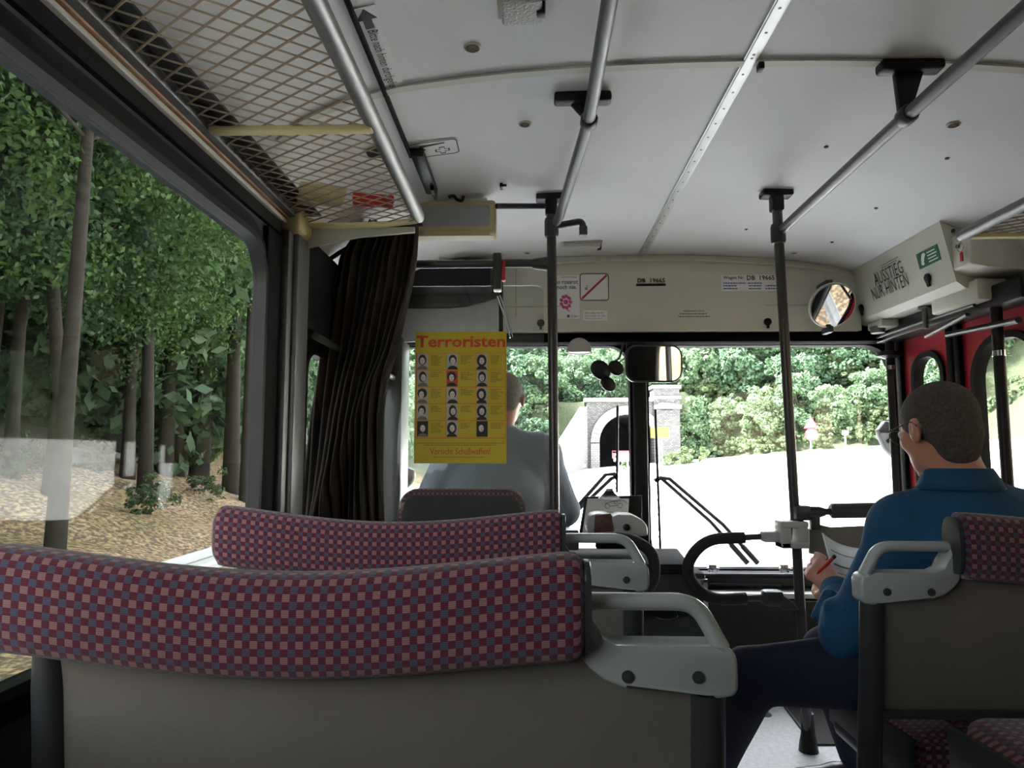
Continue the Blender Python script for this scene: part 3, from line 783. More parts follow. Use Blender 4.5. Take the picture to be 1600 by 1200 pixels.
# partition behind the driver
t = thing('driver_partition', 'clear acrylic partition with dark rail between the curtain and the left pole', 'partition', (-.3,2.5,0))
zb_ = at(700,447,Y=2.5).z; xa_ = at(596,600,Y=2.5).x; xb_ = at(850,600,Y=2.5).x
bm = B(); w_, h_ = xb_-xa_, zb_-.80
prism(bm, [(xa_+w_/2+u,2.500,.80+h_/2+v) for u,v in rrect(w_,h_,.03,5)], (0,.005,0)); obj('pane', bm, 'acrylic', t, smooth=False)
bm = B(); box(bm, (XL+.02,2.49,.02), (.055,2.515,.80), .004); obj('lower_panel', bm, 'dark_panel', t)
bm = B(); zq = at(700,412,Y=2.52).z; tube(bm, [(XL+.03,2.53,zq),(.07,2.53,zq+.002)], .0155, 14); obj('rail', bm, 'dark_metal', t)
bm = B(); q = at(777,427,Y=2.52); box(bm, (q.x-.015,2.49,q.z-.065), (q.x+.016,2.55,q.z+.07), .006); lathe(bm, (.0,2.53,zq), (1,0,0), [(.018,0),(.026,.05),(.028,.09)], 14); obj('bracket', bm, 'dark_metal', t)
bm = B(); box(bm, (q.x+.016,2.50,q.z-.03), (q.x+.03,2.53,q.z+.045), .003); obj('latch', bm, 'red', t, label='red latch')
bm = B(); box(bm, (xa_-.006,2.496,.80), (xa_+.004,2.509,zb_-.01)); obj('edge_strip', bm, 'dark_metal', t)

# the yellow poster taped to the partition
YP = 2.4985
a = at(646,724,Y=YP); b_ = at(792,518,Y=YP); PT = thing('poster', 'yellow wanted poster headed Terroristen on the acrylic partition', 'poster', (a.x,YP,a.z))
sheet('sheet', 646.5,518,791.5,724,YP,'poster_yellow',PT,th=.0006)
tx(PT, 'Terroristen', 650.5,524,789.5,543,YP,'poster_red','headline',bold=.027)
tx(PT, 'Vorsicht Schußwaffen!', 672,700,766,710,YP,'poster_red','warning_line',bold=.006)
bm = B()
def pxbox(bm, x0_,y0_,x1_,y1_,th=.0012,Yv=YP): a=at(x0_,y1_,Y=Yv); c=at(x1_,y0_,Y=Yv); plate(bm,(a.x,Yv,a.z),X,Z,c.x-a.x,c.z-a.z,th)
gx = [650.5,697,743.5,790]; gy = [552,578.3,604.6,630.9,657.2,684.5]
for y_ in gy: pxbox(bm, 650.2,y_-.45,790.3,y_+.45)
for x_ in gx: pxbox(bm, x_-.4,gy[0],x_+.4,gy[-1])
obj('ruled_grid', bm, 'poster_red', PT, smooth=False)
lines(PT, [(648,788,692.5),(663,776,695.5),(678,758,714.5)], YP, 'ink_olive', 1.0, 'fine_print')
spec = [('l',0),('d',0),('l',1),('l',2),('r',1),('l',0),('l',1),('l',3),('l',1),('l',0),('d',0),('l',1),('k',2),('l',1),('k',0)]
rr = random.Random(11)
for i in range(15):
    r_, c_ = divmod(i, 3); x_ = gx[c_]+1; y_ = gy[r_]+.8; w_ = 17.5; h_ = 24.6
    bgk = {'l':'photo_grey','d':'photo_grey','r':'poster_red','k':'ink'}[spec[i][0]]
    fr = sheet('portrait', x_, y_, x_+w_, y_+h_, YP, bgk, PT, th=.0009)
    cx_ = x_+w_/2+rr.uniform(-1,1); cy_ = y_+9.5
    def blob(nm, cx, cy, rx, ry, m, th, cut=None):
        pts = []
        for k in range(20):
            an = 2*math.pi*k/20; pts.append(at(min(max(cx+rx*math.cos(an), x_),x_+w_), min(max(cy+ry*math.sin(an), y_),y_+h_), Y=YP))
        bm = B(); prism(bm, pts, (0,-th,0)); return obj(nm, bm, m, fr, smooth=False)
    blob('clothes', cx_, y_+h_+1, 8.5, 7, 'ink' if i % 3 else 'ink_grey', .0013)
    hl = [6.0,7.5,5.8,6.2][spec[i][1]]; lh = [0,3.5,0,1.5][rr.randrange(4)]
    blob('hair', cx_, cy_-.5+lh*.5, hl, 7.5+lh*.6, 'ink', .0016)
    blob('face', cx_+rr.uniform(-1,1), cy_+1.8, 3.9, 5.4, 'photo_face', .0019)
    bm = B(); xx = cx_
    for (dx, dy, ww, hh) in ((-2.4,.4,1.6,.6),(.8,.4,1.6,.6),(-.3,1.5,.6,1.8),(-1.3,4.4,2.6,.6)): pxbox(bm, xx+dx, cy_+dy, xx+dx+ww, cy_+dy+hh, .0023)
    obj('features', bm, 'ink', fr, smooth=False)
    n = rr.randint(4,8)
    lines(PT, [(x_+22, x_+22+rr.uniform(10,20), y_+3+2.1*k) for k in range(n)], YP, 'ink_olive', .9, 'description')

# curtain
def lerp(a, b, t): return a+(b-a)*t
rows = [(350,562,652),(400,528,650),(450,520,643),(500,512,632),(550,504,622),(600,496,606),(650,488,598),(700,482,596),(750,476,596),(800,472,598),(850,470,600)]
ni, nj = 44, 150; Pc = []
for i in range(ni):
    f = i/(ni-1)*(len(rows)-1); k = min(int(f), len(rows)-2); u = f-k
    y_, l_, r_ = [lerp(rows[k][q], rows[k+1][q], u) for q in range(3)]
    row = []
    for j in range(nj):
        s = j/(nj-1); ph = s*2*math.pi*11 + i*.035*math.sin(s*9)+ .5*math.sin(i*.11+s*7)
        sw = .5+.5*math.sin(s*5+i*.13)
        dy = .032*math.sin(ph)*(.55+.45*sw) + .022*math.sin(s*2*math.pi*2.2+i*.16+1)
        # the gathered swathe that is pulled back across the lower half
        cpos = .9-.75*max(0,(i/ni-.42))/.58; dy -= .055*math.exp(-((s-cpos)/.14)**2)*min(1,max(0,(i/ni-.3)*4))
        px_ = l_+(r_-l_)*(s+.012*math.sin(ph*1.0))
        base = 2.36 - .10*(1-s)*(i/ni) ; row.append(at(px_, y_, Y=base)+Vector((0,dy,0)))
    Pc.append(row)
bm = B(); grid(bm, Pc); cu = obj('curtain', bm, 'brown_curtain', sharp=180); solidify(cu, .003)
tag(cu, 'dark brown curtain gathered in folds at the left behind the driver', 'curtain')
bm = B(); ar = [at(x,y,Y=2.34) for x,y in ((505,412),(530,395),(570,372),(610,358),(660,350))]; tube(bm, ar, .008, 10)
tag(obj('curtain_rail', bm, 'dark_metal'), 'curved dark rail from which the brown curtain hangs', 'rail')
bm = B(); disc(bm, at(512,417,Y=2.3), (0,-1,0), .010, .012); tag(obj('bolt', bm, 'alu'), 'round bright bolt at the top left of the curtain', 'bolt')

# dashboard, driver's counter and instruments
t = thing('dashboard', 'dark dashboard under the windscreen with bright metal clips along its edge', 'dashboard', (.6,3.2,0))
bm = B(); box(bm, (.62,3.34,.02), (XR,3.46,.49), .01); box(bm, (.62,3.30,.445), (XR,3.36,.485), .008); obj('front_board', bm, 'wall_grey', t)
bm = B(); box(bm, (.62,3.22,.405), (XR,3.345,.43), .006); obj('ledge', bm, 'alu_light', t)  # pale metal colour stands in for the white reflection on the ledge
bm = B(); tube(bm, [(.62,3.31,.492),(XR,3.31,.492)], .010, 10); tube(bm, [(.80,3.29,.455),(1.12,3.29,.45)], .006, 8); obj('rail', bm, 'navy', t)
for px_ in (1113,1225):
    p = at(px_, 888, Y=3.29); bm = B(); box(bm, (p.x-.018,3.275,p.z-.018), (p.x+.018,3.30,p.z+.02), .004); box(bm, (p.x-.026,3.268,p.z-.006),(p.x+.026,3.28,p.z+.006),.002); obj('clip', bm, 'chrome', t)
for px_ in (1173,1187):
    p = at(px_, 914, Y=3.33); bm = B(); disc(bm, p, (0,-1,0), .012, .015, 16); obj('knob', bm, 'alu', t)
bm = B(); box(bm, (.62,3.20,.02), (XR-.02,3.23,.40), .006); obj('kick_panel', bm, 'dark_panel', t)
t = thing('ticket_counter', 'dark counter box beside the driver with grille and white edge trim', 'counter', (.36,2.75,0))
xl_ = at(893,900,Y=2.72).x; xr_ = at(1103,900,Y=2.72).x
bm = B(); box(bm, (xl_,2.72,.02), (xr_,3.12,.60), .012); obj('body', bm, 'wall_grey', t)
bm = B(); prism(bm, [(xl_-.01,2.70,.60),(xr_-.06,2.70,.60),(at(1062,873,Y=3.1).x,3.14,.60),(xl_-.01,3.14,.60)], (0,0,.035), bev=.006); obj('top', bm, 'dash_black', t)
bm = B(); box(bm, (xr_-.012,2.712,.12), (xr_+.004,2.722,.575)); box(bm, (xr_-.05,2.712,.565), (xr_+.004,2.722,.578)); obj('edge_trim', bm, 'alu_light', t)
bm = B(); a = at(948,975,Y=2.715)
for k in range(12): box(bm, (a.x+k*.0105,2.706,a.z-.02), (a.x+k*.0105+.005,2.722,a.z+.10), .001)
obj('grille', bm, 'black', t)
bm = B(); c = at(1042,962,Y=2.712); tube(bm, [c+Vector((math.cos(k)*.040,0,math.sin(k)*.013)) for k in np.linspace(0,2*math.pi,33)[:-1]], .0022, 8, closed=True); obj('cup_ring', bm, 'chrome', t)
bm = B(); disc(bm, c+Vector((0,.003,0)), (0,-1,0), .001, .001)
prism(bm, [(xl_-.004,2.69,.43),(xr_-.02,2.69,.455),(xr_-.02,2.69,.475),(xl_-.004,2.69,.45)], (0,.04,0)); obj('shelf', bm, 'dash_black', t)
# ticket machine
t = thing('ticket_machine', 'grey and reddish ticket printer on the counter beside the driver', 'ticket machine', at(962,838,Y=2.82))
Ym = 2.80
def q2(pts, Yv, dep, bev=.006): 
    bm = B(); prism(bm, [at(x,y,Y=Yv) for x,y in pts], (0,dep,0), bev=bev); return bm
obj('roll_cover', q2([(919,812),(923,805),(932,802),(948,802),(958,806),(962,815),(962,838),(919,836),(917,825)], Ym, .13, .010), 'machine_grey', t)
obj('keypad', q2([(930,805),(954,802),(960,812),(958,836),(928,834)], Ym-.004, .02, .004), 'machine_red', t, label='dark reddish ribbed keypad')
obj('head', q2([(955,808),(965,803),(988,804),(1004,812),(1012,822),(1013,838),(962,840)], Ym-.01, .12, .010), 'machine_grey', t)
bm = B(); c = at(979,824,Y=Ym-.012); lathe(bm, c, (0,-1,0), [(.014,0),(.013,.01),(.007,.012),(.006,.022)], 16); obj('knob', bm, 'black', t)
obj('stand', q2([(935,834),(1000,836),(1004,858),(932,858)], Ym+.02, .07, .004), 'dash_black', t)
obj('stub', q2([(879,826),(901,826),(903,846),(879,846)], 2.66, .05, .004), 'dark_metal', t) if False else None
# clipboard
t = thing('clipboard', 'black clipboard with white drawing sheet and metal clip beside the windscreen pillar', 'clipboard', at(945,838,Y=3.0))
obj('board', q2([(914,776),(1003,774),(1003,845),(903,845)], 3.02, .006, .001), 'black', t)
obj('sheet', q2([(918,779),(983,779),(979,845),(908,845)], 3.017, .0015, 0), 'paper', t)
obj('inner_sheet', q2([(936,780),(981,780),(979,806),(934,806)], 3.0145, .001, 0), 'paper', t)
bm = B()
for (cx_,cy_,r_) in ((949,791,4),(969,790,4),(962,785,2.5)):
    c = at(cx_,cy_,Y=3.0138); s_ = r_*3.0/FPX; tube(bm, [c+Vector((math.cos(k)*s_,0,math.sin(k)*s_)) for k in np.linspace(0,2*math.pi,7)[:-1]], .0010, 5, closed=True)
for seg_ in (((945,787),(958,783)),((958,783),(975,782)),((975,782),(981,787)),((953,791),(965,790)),((940,800),(978,800)),((940,803),(970,803))):
    tube(bm, [at(*seg_[0],Y=3.0138), at(*seg_[1],Y=3.0138)], .0010, 5)
obj('drawing', bm, 'ink', t)
bm = B(); prism(bm, [at(x,y,Y=3.0) for x,y in ((934,779),(945,770),(948,763),(957,763),(960,771),(971,779),(960,782),(944,782))], (0,.014,0), bev=.002); obj('clip', bm, 'chrome', t)
# steering wheel
t = thing('steering_wheel', 'dark steering wheel in front of the driver', 'steering wheel', (-.14,3.30,.72))
ax = Vector((0,.45,.9)).normalized(); e1 = X; e2 = ax.cross(e1); c = Vector((-.14,3.24,.83))
bm = B(); tube(bm, [c+(e1*math.cos(k)+e2*math.sin(k))*.205 for k in np.linspace(0,2*math.pi,49)[:-1]], .013, 10, closed=True); obj('rim', bm, 'black', t)
bm = B(); 
for k in (math.pi/6, 5*math.pi/6, 3*math.pi/2): tube(bm, [c-ax*.03, c+(e1*math.cos(k)+e2*math.sin(k))*.205], .008, 8)
obj('spokes', bm, 'black', t); bm = B(); lathe(bm, c-ax*.28, ax, [(.03,0),(.03,.22),(.05,.24),(.045,.27)], 16); obj('hub', bm, 'black', t)
bm = B(); box(bm, (XL+.02,3.36,.0), (.10,3.49,.62), .03, 3); box(bm, (XL+.02,3.25,.50), (.06,3.42,.60), .03, 3)
tag(obj('instrument_panel', bm, 'dash_black'), 'dark instrument panel in front of the driver', 'dashboard')

# hatch frame and rubber mat let into the floor
t = thing('floor_hatch', 'metal-framed hatch in the grey floor near the right pole', 'hatch', at(1175,1105,Z=0))
hp = [at(x,y,Z=.001) for x,y in ((1120,1119),(1203,1119),(1176,1087),(1120,1087))]; hc_ = sum(hp, Vector())/4
bm = B()
for a, b_ in zip(hp, hp[1:]+hp[:1]): tube(bm, [a, b_], .009, 6)
obj('frame', bm, 'alu', t)
bm = B(); prism(bm, [hc_+(q-hc_)*.9 for q in hp], (0,0,.003)); obj('lid', bm, 'floor_grey', t)
t = thing('floor_mat', 'dark rubber mat with metal edge on the floor behind the right pole', 'mat', at(1260,1110,Z=0))
hp = [at(x,y,Z=.001) for x,y in ((1216,1091),(1330,1091),(1400,1165),(1272,1165))]
bm = B(); prism(bm, hp, (0,0,.006)); obj('mat', bm, 'dark_panel', t)
bm = B(); tube(bm, [hp[1], hp[0], hp[3]], .007, 6); obj('edge', bm, 'alu', t)

# swing gates between the poles
def gate(label, s, xp, path, Yv, arms):
    t = thing('swing_gate', label, 'gate', (xp, Yv, .7), 'looped swing gates beside the aisle')
    pts = [at(x, y, Y=Yv) for x, y in path]; bm = B(); tube(bm, arc(pts, .075, 8), .0205, 16); obj('pad', bm, 'black_soft', t)
    for nm, a, b_, r in arms:
        bm = B(); tube(bm, [at(*a,Y=Yv), at(*b_,Y=Yv)], r, 12); obj(nm, bm, 'tube_dark', t)
    return t
g = gate('black looped swing gate reaching left from the right pole', 1, .96, [(1163,840),(1100,842),(1066,890),(1104,938),(1166,935)], 2.55,
     [('arm',(1158,840),(1196,838),.011),('arm',(1160,935),(1196,933),.011)])
bm = B(); a = at(1190,849,Y=2.54); b_ = at(1235,828,Y=2.54); box(bm, (a.x,2.52,a.z+.005), (b_.x-.02,2.565,b_.z-.005), .008); obj('sleeve', bm, 'machine_grey', g)
bm = B(); a = at(1218,856,Y=2.53); b_ = at(1260,814,Y=2.53); box(bm, (a.x,2.505,a.z), (b_.x,2.58,a.z+.022), .005); box(bm, (a.x,2.505,b_.z-.022), (b_.x,2.58,b_.z), .005); box(bm, (a.x,2.505,a.z), (a.x+.035,2.58,b_.z-.02), .005); box(bm, (b_.x-.035,2.51,a.z), (b_.x,2.61,b_.z), .006); obj('hinge', bm, 'machine_grey', g)
bm = B(); a = at(1192,946,Y=2.54); b_ = at(1222,922,Y=2.54); box(bm, (a.x,2.515,a.z), (b_.x,2.57,b_.z), .012); prism(bm, [at(x,y,Y=2.52) for x,y in ((1220,928),(1238,940),(1250,953),(1222,953),(1218,945))], (0,.06,0), bev=.004); obj('lower_hinge', bm, 'dark_metal', g)
g = gate('black looped swing gate reaching right from the left pole', -1, .09, [(930,842),(978,838),(1024,862),(1022,915),(985,938),(930,936)], 2.58,
     [('arm',(885,842),(935,842),.012),('arm',(885,936),(935,936),.012)])
bm = B(); a = at(874,852,Y=2.56); b_ = at(903,830,Y=2.56); box(bm, (a.x-.01,2.50,a.z-.01), (b_.x,2.60,b_.z+.01), .006); obj('hinge', bm, 'dark_metal', g)

# rail and apron in front of the passenger
t = thing('passenger_barrier', 'padded horizontal rail right of the right pole with beige apron', 'barrier', (1.3,2.56,.5))
zr_ = at(1280,800,Y=2.56).z; xs_ = at(1240,800,Y=2.56).x
bm = B(); box(bm, (xs_,2.53,zr_-.028), (xs_+.05,2.59,zr_+.024), .006); tube(bm, [(xs_+.04,2.56,zr_),(XR,2.56,zr_+.012)], .012, 12); lathe(bm, (xs_+.02,2.56,zr_), (1,0,0), [(.022,0),(.02,.07),(.014,.09)], 14); obj('tube', bm, 'tube_dark', t)
bm = B(); lathe(bm, (at(1297,797,Y=2.56).x,2.56,zr_+.004), (1,0,.02), [(.02,0),(.027,.006),(.027,.44),(.02,.446)], 20); obj('pad', bm, 'dark_metal', t)
bm = B(); a = at(1266,828,Y=2.56); box(bm, (a.x,2.545,a.z), (a.x+.032,2.575,zr_), .004); obj('clamp', bm, 'tube_dark', t)
bm = B(); pts = [(1265,826),(1282,820),(1300,824),(1345,822),(1420,822),(1420,905),(1280,905),(1280,868),(1265,865)]
prism(bm, [at(x,y,Y=2.57) for x,y in pts]+[], (0,.012,0)); box(bm, (at(1420,850,Y=2.57).x,2.57,at(1,905,Y=2.57).z), (XR-.01,2.582,at(1,822,Y=2.57).z)); obj('apron', bm, 'shell_beige', t)
bm = B(); lathe(bm, (1.70,2.56,0), (0,0,1), [(.017,0),(.017,zr_)], 14); obj('post', bm, 'tube_dark', t)

# mirrors, fan, half-round lamp
t = thing('round_mirror', 'round convex mirror with pale rim at the right end of the bulkhead', 'mirror', at(1299,513,Y=3.2), 'mirrors at the windscreen')
c = at(1300,477,Y=3.2); nrm = Vector((.09,-1.53,-.80)).normalized()
r = 35*3.2/FPX; bm = B(); lathe(bm, c, nrm, [(r*.8,-.03),(r*1.02,-.012),(r*1.05,.0),(r*1.0,.006),(r*.96,.004)], 48); obj('rim', bm, 'cream', t)
bm = B(); R_ = 3.0; prof = [(r*.97*k/10, .0065+(R_-math.sqrt(R_*R_)+0)-( (r*.97*k/10)**2)/(2*R_)+.006) for k in range(10,-1,-1)]; lathe(bm, c, nrm, [(r*.97,.004)]+prof, 48); obj('mirror_glass', bm, 'mirror', t, sharp=60)
bm = B(); box(bm, c+Vector((-.02,.0,.09)), c+Vector((.01,.12,.12)), .004); box(bm, c+Vector((-.012,.02,-.12)), c+Vector((.012,.1,-.09)), .004); obj('arm', bm, 'dark_metal', t); bm = B(); tube(bm, [c+Vector((0,.1,.1)), c-nrm*.02], .01, 8); obj('arm', bm, 'dark_metal', t)
t = thing('rear_view_mirror', 'rectangular rear view mirror with rounded corners above the centre pillar', 'mirror', at(1022,598,Y=3.28), 'mirrors at the windscreen')
c = at(1022,568,Y=3.28); nr_ = Vector((.08,-1,-.08)).normalized(); ux_ = Vector((-nr_.y,nr_.x,0)).normalized(); uz_ = nr_.cross(ux_)*-1
if uz_.z < 0: uz_ = -uz_
w_ = 90*3.28/FPX; h_ = 59*3.28/FPX
bm = B(); prism(bm, [c+ux_*u*1+uz_*v for u,v in rrect(w_,h_,.05,8)], -nr_*.03, bev=.006); obj('housing', bm, 'dark_metal', t)
bm = B(); prism(bm, [c+nr_*.0015+ux_*u+uz_*v for u,v in rrect(w_-.018,h_-.018,.043,8)], -nr_*.002); obj('mirror_glass', bm, 'mirror', t, smooth=False)
bm = B(); tube(bm, arc([c-nr_*.03, c+Vector((-.02,.07,.05)), c+Vector((-.03,.12,.12))],.02), .007, 8); obj('stalk', bm, 'black', t)
t = thing('windscreen_fan', 'small black fan with rounded lobes hanging left of the rear view mirror', 'fan', at(950,610,Y=3.2))
for (px_,py_,rx_,ry_,nm) in ((938,578,14,17,'blade'),(962,575,11,13,'blade'),(950,600,10,13,'blade')):
    bm = B(); c = at(px_,py_,Y=3.22); s_ = 3.22/FPX; lathe(bm, c, (0.1,-1,0), [(ry_*s_*.7,-.02),(ry_*s_,-.008),(ry_*s_,.006),(ry_*s_*.6,.016)], 24, sx=rx_/ry_); obj(nm, bm, 'black', t)
bm = B(); lathe(bm, at(946,582,Y=3.20), (0,-1,0), [(.012,0),(.008,.014)], 12); tube(bm, arc([at(950,575,Y=3.24), at(968,560,Y=3.30), at(972,545,Y=3.36), at(974,530,Y=3.38)],.03), .005, 8); tube(bm, arc([at(958,570,Y=3.24), at(975,562,Y=3.30), at(980,545,Y=3.36), at(978,528,Y=3.38)],.03), .003, 8); obj('stalk', bm, 'dark_metal', t)
t = thing('dome_lamp', 'small half-round white lamp below the bulkhead beside the left pole', 'lamp', at(905,550,Y=3.3))
bm = B(); c = at(905,551,Y=3.32); s_ = 3.32/FPX
pts = [(c.x+20*s_*math.cos(a), 3.32, c.z+24*s_*math.sin(a)) for a in np.linspace(0.05, math.pi-.05, 20)]; prism(bm, pts, (0,.05,0), bev=.006); obj('shade', bm, 'lamp_plastic', t)
bm = B(); tube(bm, [(c.x+20*s_*math.cos(a), 3.315, c.z+.004-4*s_*math.sin(a)) for a in np.linspace(0, math.pi, 12)], .003, 8); obj('rim', bm, 'chrome', t)

# ---------------------------------------------------------------- door gear box and doors on the right
t = thing('door_gear_cover', 'long cream cover over the front door lettered Ausstieg nur hinten', 'cover', (1.65,3.0,1.66))
y0_, y1_ = 2.60, 3.40
bm = B(); sec = [(1.52,zc(1.52)-.001),(1.568,1.680),(1.60,1.655),(XR,1.655),(XR,zc(XR))]
sec += [(x, zc(x)-.001) for x in np.linspace(XR-.02, 1.54, 6)]
prism(bm, [(x,y0_,z) for x,z in sec], (0,y1_-y0_,0)); obj('cover', bm, 'cream', t, sharp=20)
bm = B(); prism(bm, [(1.60,2.46,1.70),(XR,2.46,1.68),(XR,2.46,1.80),(1.62,2.46,1.83),(1.56,2.50,1.85),(1.56,2.50,1.72)], (0,.15,0), bev=.008); obj('end_cover', bm, 'cream', t)
def gp(px, py):       # point on the lettered face
    z = 1.78
    for _ in range(6): x = 1.52+(zc(1.52)-z)/(zc(1.52)-1.68)*.048; p = at(px, py, X=x); z = p.z
    return p
fu = Vector((0,-1,0)); fv = Vector((-.048,0,zc(1.52)-1.68)).normalized(); fn = fu.cross(fv)
def gtext(s, pa, w, h, m='ink', bold=.0, nm='lettering'): return text(nm, s, pa+fn*.0015, fu, fv, w, h, m, t, bold, .0008)
a = gp(1369,447); b_ = gp(1413,425); gtext('AUSSTIEG', a, a.y-b_.y, .055, bold=.0)
a = gp(1366,470); b_ = gp(1422,446); gtext('NUR HINTEN', a, a.y-b_.y, .055, bold=-.003)
a = gp(1377,416); b_ = gp(1404,404); bm = B(); plate(bm, a+fn*.001, fu, fv, a.y-b_.y, .003, .0008); plate(bm, a+fn*.001-fv*.01, fu, fv, (a.y-b_.y)*.9, .003, .0008); obj('small_print', bm, 'ink_grey', t, smooth=False)
a = gp(1438,421); b_ = gp(1471,404); bm = B(); plate(bm, a+fn*.001, fu, fv, a.y-b_.y, .062, .001); gs = obj('green_sticker', bm, 'green_sign', t, smooth=False, label='green emergency telephone sticker')
bm = B(); w_ = a.y-b_.y
hp = [(.14,.2),(.22,.14),(.30,.2),(.27,.3),(.33,.55),(.42,.75),(.36,.88),(.27,.86),(.19,.6),(.16,.35)]
prism(bm, [a+fn*.002+fu*(u*w_)+fv*(v*.062) for u,v in hp], fn*.0008)
for k in range(4): plate(bm, a+fn*.0015+fu*w_*.48+fv*(.010+.012*k), fu, fv, w_*(.42-.05*(k%2)), .0045, .0008)
obj('symbol', bm, 'paper', gs, smooth=False)
for q in ((1451,434),(1347,481)):
    bm = B(); p = gp(*q); lathe(bm, p, fn, [(.018,-.002),(.018,.008),(.012,.013)], 16); prism(bm, [p+fn*.004+fu*u+fv*v for u,v in ((-.014,0),(.014,0),(.006,-.035),(-.006,-.035))], fn*.007); obj('latch', bm, 'black', t)
bm = B(); p0 = gp(1469,365)
for (y_, z_) in ((2.58,1.865),(2.56,1.80)): bm = B(); disc(bm, (1.558,y_,z_), (-1,0,0), .008, .006, 12); obj('screw', bm, 'screw', t)
bm = B(); p = Vector((1.552,2.53,1.79)); tube(bm, [p+Vector((-.004,math.cos(k)*.018,math.sin(k)*.018)) for k in np.linspace(0,2*math.pi,19)[:-1]], .002, 6, closed=True); box(bm, p+Vector((-.006,-.008,-.055)), p+Vector((-.0,.008,-.02)), .003, mi=1); obj('key_ring', bm, ['chrome','red'], t)
bm = B(); box(bm, (1.585,3.20,1.62), (1.70,3.34,1.656), .008); obj('switch_box', bm, 'cream', t); bm = B(); box(bm, (1.61,2.55,1.60), (1.72,2.85,1.68), .01); obj('switch_box', bm, 'cream', t)
bm = B(); lathe(bm, (1.63,2.93,1.56), (0,0,1), [(.010,0),(.010,.09)], 12); lathe(bm, (1.63,2.93,1.645), (0,0,1), [(.025,0),(.025,.012)], 12); obj('bushing', bm, 'alu', t); bm = B(); lathe(bm, (1.60,3.27,1.60), (0,0,1), [(.03,0),(.035,.03)], 12); obj('bushing', bm, 'alu', t)
t = thing('door_mechanism', 'black door rails and rods below the cream cover', 'door mechanism', (1.7,2.9,1.5))
bm = B(); box(bm, (1.66,2.40,1.575), (XR,3.42,1.652), .006); obj('beam', bm, 'black', t)
bm = B(); tube(bm, [(1.640,2.62,1.595),(1.640,3.38,1.595)], .007, 8); tube(bm, [(1.60,2.6,1.555),(1.64,2.95,1.53)], .008, 8); obj('rod', bm, 'dark_metal', t)
bm = B(); tube(bm, [(1.66,2.42,1.50),(1.70,2.9,1.53)], .012, 10); obj('lever', bm, 'black', t)
def leaf(n, y0_, y1_, x, wy0, wy1, tilt=0):
    f = lambda u, v, d: Vector((x+d, u, v))
    bm = B(); ring(bm, rrect(y1_-y0_, 1.56, .01, 8, (y0_+y1_)/2, .80), rrect(wy1-wy0, 1.16, (wy1-wy0)*.42, 8, (wy0+wy1)/2, .90), f, 0, .03)
    d = struct('door_%d' % n, bm, 'red_paint')
    bm = B(); ring(bm, rrect(wy1-wy0+.04, 1.20, (wy1-wy0)*.42+.02, 8, (wy0+wy1)/2, .90), rrect(wy1-wy0-.012, 1.148, (wy1-wy0)*.42-.006, 8, (wy0+wy1)/2, .90), f, -.012, .034); obj('rubber_seal', bm, 'rubber', d)
    bm = B(); prism(bm, [(x+.014,u,v) for u,v in rrect(wy1-wy0, 1.16, (wy1-wy0)*.42, 8, (wy0+wy1)/2, .90)], (.005,0,0)); obj('glass', bm, 'glass', d, smooth=False)
    bm = B(); box(bm, (x-.02,y0_-.01,.03), (x+.03,y0_+.03,1.60), .005); box(bm, (x-.02,y1_-.03,.03), (x+.03,y1_+.005,1.60), .005); obj('edge_frame', bm, 'rubber', d)
leaf(1, 2.97, 3.40, 1.765, 3.06, 3.28)
leaf(2, 2.40, 2.94, 1.765, 2.47, 2.84)
bm = B(); box(bm, (1.76,2.40,.0), (1.82,3.42,.05)); struct('trim_15', bm, 'alu')
def dpole(px, py, Xv, label):
    p = at(px, py, X=Xv); t = thing('door_pole', label, 'pole', (Xv,p.y,0), 'black door poles')
    bm = B(); lathe(bm, (Xv,p.y,.0), (0,0,1), [(.020,0),(.020,1.62)], 16); obj('pole', bm, 'black', t)
    bm = B(); lathe(bm, (Xv,p.y,p.z-.008), (0,0,1), [(.0215,0),(.0215,.02)], 16); obj('ring', bm, 'chrome', t)
    return t
dpole(1561,553,1.69,'black door pole with a silver ring near the right edge of the view')
tq = dpole(1392,575,1.70,'black door pole with a broad cap at the right corner of the windscreen')
bm = B(); p = at(1390,557,X=1.70); lathe(bm, (1.70,p.y,p.z-.01), (0,0,1), [(.025,0),(.055,.012),(.055,.03),(.03,.035)], 20); obj('cap', bm, 'black', tq)

# ================================================================ SEATS
def roll(bm, xa, xb, y, zt, th=.128, dp=.072, dip=.030, n=60, endr=.02):
    """upholstered head roll from xa (window end) to xb (aisle end)"""
    prof = []
    for k in range(28):
        a = 2*math.pi*k/28; c, s = math.cos(a), math.sin(a)
        e = .62; prof.append((math.copysign(abs(c)**e, c)*dp/2, math.copysign(abs(s)**e, s)*th/2))
    Pp, U = [], []
    per = [0]
    for k in range(28): a = prof[k]; b_ = prof[(k+1)%28]; per.append(per[-1]+math.hypot(a[0]-b_[0], a[1]-b_[1]))
    for i in range(n):
        f = i/(n-1); x = xa+(xb-xa)*f; e = min(f, 1-f)*abs(xb-xa)
        sc_ = 1 if e > endr else math.sqrt(max(0, 1-(1-e/endr)**2))*.30+.70
        zc_ = zt-th/2-dip*math.sin(math.pi*f)**1.3 + .008*(1-f)**4
        yc_ = y+.018*math.sin(math.pi*f)
        Pp.append([(x, yc_+q[0]*sc_, zc_+q[1]*sc_) for q in prof]); U.append([(x-xa, p_) for p_ in per])
    grid(bm, Pp, closed_j=True, uv=U, capi=True); return bm
